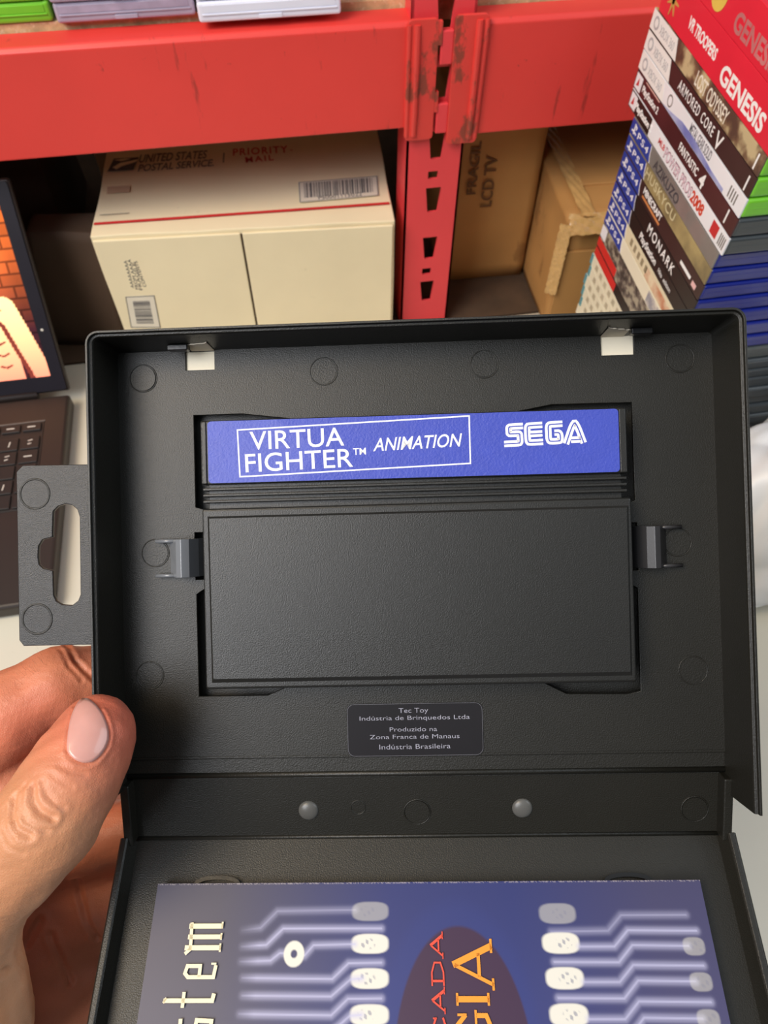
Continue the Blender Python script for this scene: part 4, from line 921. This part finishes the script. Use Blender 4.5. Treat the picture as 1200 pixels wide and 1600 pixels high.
def lens_line(pts): return [(p[0], p[1]) for p in pts]
hme = bpy.data.meshes.new('hand'); hme.from_pydata([tuple(p) for p in hv], [], hf.tolist()); hme.update()
tmp = bpy.data.objects.new('hand_tmp', hme); COL.objects.link(tmp)
sm = tmp.modifiers.new('s', 'SMOOTH'); sm.factor = .5; sm.iterations = 3
ss = tmp.modifiers.new('u', 'SUBSURF'); ss.levels = 1; ss.render_levels = 1
hm2 = bpy.data.meshes.new_from_object(tmp.evaluated_get(bpy.context.evaluated_depsgraph_get())); bpy.data.objects.remove(tmp)
nv = len(hm2.vertices); P = np.empty(nv * 3); hm2.vertices.foreach_get('co', P); P = P.reshape(-1, 3)
Nn = np.empty(nv * 3); hm2.vertices.foreach_get('normal', Nn); Nn = Nn.reshape(-1, 3)
# skin folds: 3D crease curves cut into the skin
def hitZ(px, py, z0=175., z1=275.):
    """first point of the hand met along this direction"""
    d = np.array([(px - CX) / F_PX, (py - CY) / F_PX, 1.]); z = z0
    for _ in range(90):
        s = float(hand_sdf((d * z)[None, :])[0])
        if s < .02: break
        z += max(s * .8, .02)
        if z > z1: break
    return d * z
def crease(pts, depth, w, lens=True):
    global P
    Q = [hitZ(*p) for p in pts]; D = np.full(nv, 1e9)
    for a, b in zip(Q[:-1], Q[1:]):
        ba = b - a; h = np.clip(((P - a) @ ba) / (ba @ ba + 1e-9), 0, 1); D = np.minimum(D, np.linalg.norm(P - a - h[:, None] * ba, axis=1))
    return -depth * np.exp(-(D / w) ** 2) + depth * .35 * np.exp(-((D - 2.0 * w) / w) ** 2)
disp = np.zeros(nv)
# knuckle folds of the thumb (ring-like wrinkles round the joint)
for pts, dp, w in [
    ([(22, 1248), (18, 1272), (26, 1296), (46, 1306)], .85, .9), ([(34, 1240), (30, 1262), (40, 1284), (60, 1296), (74, 1298)], .3, .6),
    ([(52, 1232), (52, 1252), (62, 1268), (82, 1278)], .85, .85), ([(66, 1222), (72, 1240), (86, 1256), (100, 1262)], .35, .6), ([(8, 1262), (8, 1290), (20, 1312)], .35, .7),
    ([(92, 1196), (112, 1206), (134, 1210)], .22, .6), ([(40, 1226), (26, 1240)], .3, .6), ([(78, 1208), (96, 1222), (112, 1230)], .2, .6),
    ([(2, 1300), (12, 1322), (34, 1334)], .25, .7), 
    # palm creases in the shade
    ([(120, 1374), (124, 1395), (132, 1425), (152, 1466)], .9, 1.0), ([(80, 1462), (95, 1500), (110, 1535)], .7, 1.0), ([(62, 1438), (40, 1478), (4, 1518)], .8, 1.1),
    # index and middle finger folds
    ([(104, 1010), (116, 1030), (132, 1048), (148, 1062)], .8, .8), ([(96, 1016), (108, 1040), (128, 1062)], .4, .7), ([(106, 1018), (120, 1044), (136, 1062)], .2, .7)]:
    disp += crease(pts, dp, w)
rs = np.random.RandomState(8)
for fr_, am in ((.35, .10), (.8, .05), (1.7, .03)):
    Kd = rs.randn(6, 3) * fr_; pp = rs.rand(6) * 6; disp += am * np.sin(P @ Kd.T + pp).sum(1) / 2.5
# nail bed sits a little lower than the skin round it
nail_px = [(134, 1091), (145, 1097), (155, 1108), (163, 1122), (168, 1137), (170, 1150), (167, 1164), (160, 1176), (149, 1188), (136, 1193), (121, 1190), (110, 1182), (104, 1172), (106, 1155), (108, 1138), (112, 1120), (119, 1104), (126, 1094)]
NQ = np.array([hitZ(*p) for p in nail_px]); Dn = np.full(nv, 1e9)
for a, b in zip(NQ, np.roll(NQ, -1, 0)):
    ba = b - a; h = np.clip(((P - a) @ ba) / (ba @ ba + 1e-9), 0, 1); Dn = np.minimum(Dn, np.linalg.norm(P - a - h[:, None] * ba, axis=1))
disp += .38 * np.exp(-((Dn - .9) / .8) ** 2) * (P[:, 1] > NQ[2, 1]) - .25 * np.exp(-(Dn / .45) ** 2)
P2 = P + Nn * disp[:, None]
# skin colour: ruddy finger ends, tan elsewhere (the skin's own colour)
tipd = np.linalg.norm(P - K3(165, 1135, 200), axis=1); red = np.clip(1.25 - tipd / 22, 0, 1)
red = np.maximum(red, .75 * np.exp(-(np.linalg.norm(P - K3(60, 1140, 226), axis=1) / 30) ** 2)); red = np.maximum(red, .5 * (P[:, 2] > 228))
mot = .5 + .25 * np.sin(P @ (rs.randn(3) * .5)) + .25 * np.sin(P @ (rs.randn(3) * .9))
tan = nlin([200, 142, 104]); ruddy = nlin([206, 108, 86]); knk = np.clip(1 - np.linalg.norm(P - K3(56, 1265, 178), axis=1) / 12, 0, 1)
col = tan * (1 - red[:, None]) + ruddy * red[:, None]; col = col * (.93 + .12 * mot[:, None]); col = col * (1 - .18 * knk[:, None]) + nlin([226, 160, 134]) * .18 * knk[:, None]
hm2.vertices.foreach_set('co', to_world(P2).ravel()); hm2.update()
hm2.flip_normals() if False else None
hm2.polygons.foreach_set('use_smooth', [True] * len(hm2.polygons))
SKIN = attr_mat('skin', .46, spec=.4); nt = SKIN.node_tree; b_ = nt.nodes['Principled BSDF']
b_.inputs['Subsurface Weight'].default_value = .12; b_.inputs['Subsurface Scale'].default_value = .003; b_.inputs['Subsurface Radius'].default_value = (1, .4, .25)
tc = nt.nodes.new('ShaderNodeTexCoord'); vo = nt.nodes.new('ShaderNodeTexVoronoi'); vo.inputs['Scale'].default_value = 1500; vo.feature = 'DISTANCE_TO_EDGE'
no = nt.nodes.new('ShaderNodeTexNoise'); no.inputs['Scale'].default_value = 700; no.inputs['Detail'].default_value = 5
ad = nt.nodes.new('ShaderNodeMath'); ad.operation = 'ADD'; bp = nt.nodes.new('ShaderNodeBump'); bp.inputs['Strength'].default_value = .35; bp.inputs['Distance'].default_value = .0003
nt.links.new(tc.outputs['Object'], vo.inputs['Vector']); nt.links.new(tc.outputs['Object'], no.inputs['Vector']); nt.links.new(vo.outputs['Distance'], ad.inputs[0]); nt.links.new(no.outputs['Fac'], ad.inputs[1])
nt.links.new(ad.outputs[0], bp.inputs['Height']); nt.links.new(bp.outputs[0], b_.inputs['Normal'])
hand = link('hand', hm2, SKIN)
ca_ = hm2.color_attributes.new('Col', 'FLOAT_COLOR', 'POINT'); c4 = np.ones((nv, 4), np.float32); c4[:, :3] = col; ca_.data.foreach_set('color', c4.ravel())
tag(hand, "person's left hand with thumb on the front of the black case and fingers behind it", 'hand')
# thumb nail: curved plate laid on the nail bed
cen = np.array([138., 1143.]); ol = np.array(nail_px, float); rings = 9; M_ = 36
per = np.concatenate([ol, ol[:1]]); tt = np.linspace(0, len(ol), M_, endpoint=False); bd = np.array([per[int(t)] * (1 - t % 1) + per[int(t) + 1] * (t % 1) for t in tt])
bd = (bd + np.roll(bd, 1, 0) + np.roll(bd, -1, 0)) / 3
pv = []; 
def nrm(p):
    e = np.eye(3) * .15; g = np.array([float(hand_sdf((p + e[i])[None])[0] - hand_sdf((p - e[i])[None])[0]) for i in range(3)]); return g / np.linalg.norm(g)
def npt(q, f):
    p = hitZ(q[0], q[1]); return p + nrm(p) * (.42 + .35 * (1 - f * f))
pv.append(npt(cen, 0))
for r_ in range(1, rings + 1):
    fr_ = r_ / rings
    for q in bd: pv.append(npt(cen + (q - cen) * fr_, fr_))
edge0 = len(pv)
for q in bd: p = hitZ(q[0], q[1]); pv.append(p - nrm(p) * .5)
nf = [(0, 1 + (i + 1) % M_, 1 + i) for i in range(M_)]
for r_ in range(rings): 
    a = 1 + r_ * M_
    nf += [(a + i, a + (i + 1) % M_, a + M_ + (i + 1) % M_, a + M_ + i) for i in range(M_)]
pw = to_world(np.array(pv))
NAIL = mat('thumb_nail', rgb(206, 152, 142), .28, var=.05, scale=120, bump=.08, bscale=300, sss=.1, coat=.3)
nl = mesh('fingernail', pw.tolist(), nf, NAIL, hand, smooth=True, label='pale pink thumbnail')
# fine dark hairs on the back of the index finger
hr = MB(); rh = random.Random(5)
for _ in range(30):
    px_, py_ = rh.uniform(2, 70), 0; top_ = 1085 - px_ * 1.02; py_ = top_ + rh.uniform(4, 26)
    p = hitZ(px_, py_)
    if p[2] > 262: continue
    n_ = nrm(p); a = p; b = p + n_ * 1.3 + np.array([rh.uniform(-1.2, .2), -1.0, 0]) * rh.uniform(.4, 1.4); c_ = b + n_ * .2 + np.array([rh.uniform(-1.4, .3), -.8, 0])
    hr.tube([tuple(x) for x in to_world(np.array([a, b, c_]))], [.000014, .000012, .000005], 4)
h_ = hr.build('hair', mat('arm_hair', rgb(96, 66, 46), .6), hand); h_['kind'] = 'stuff'
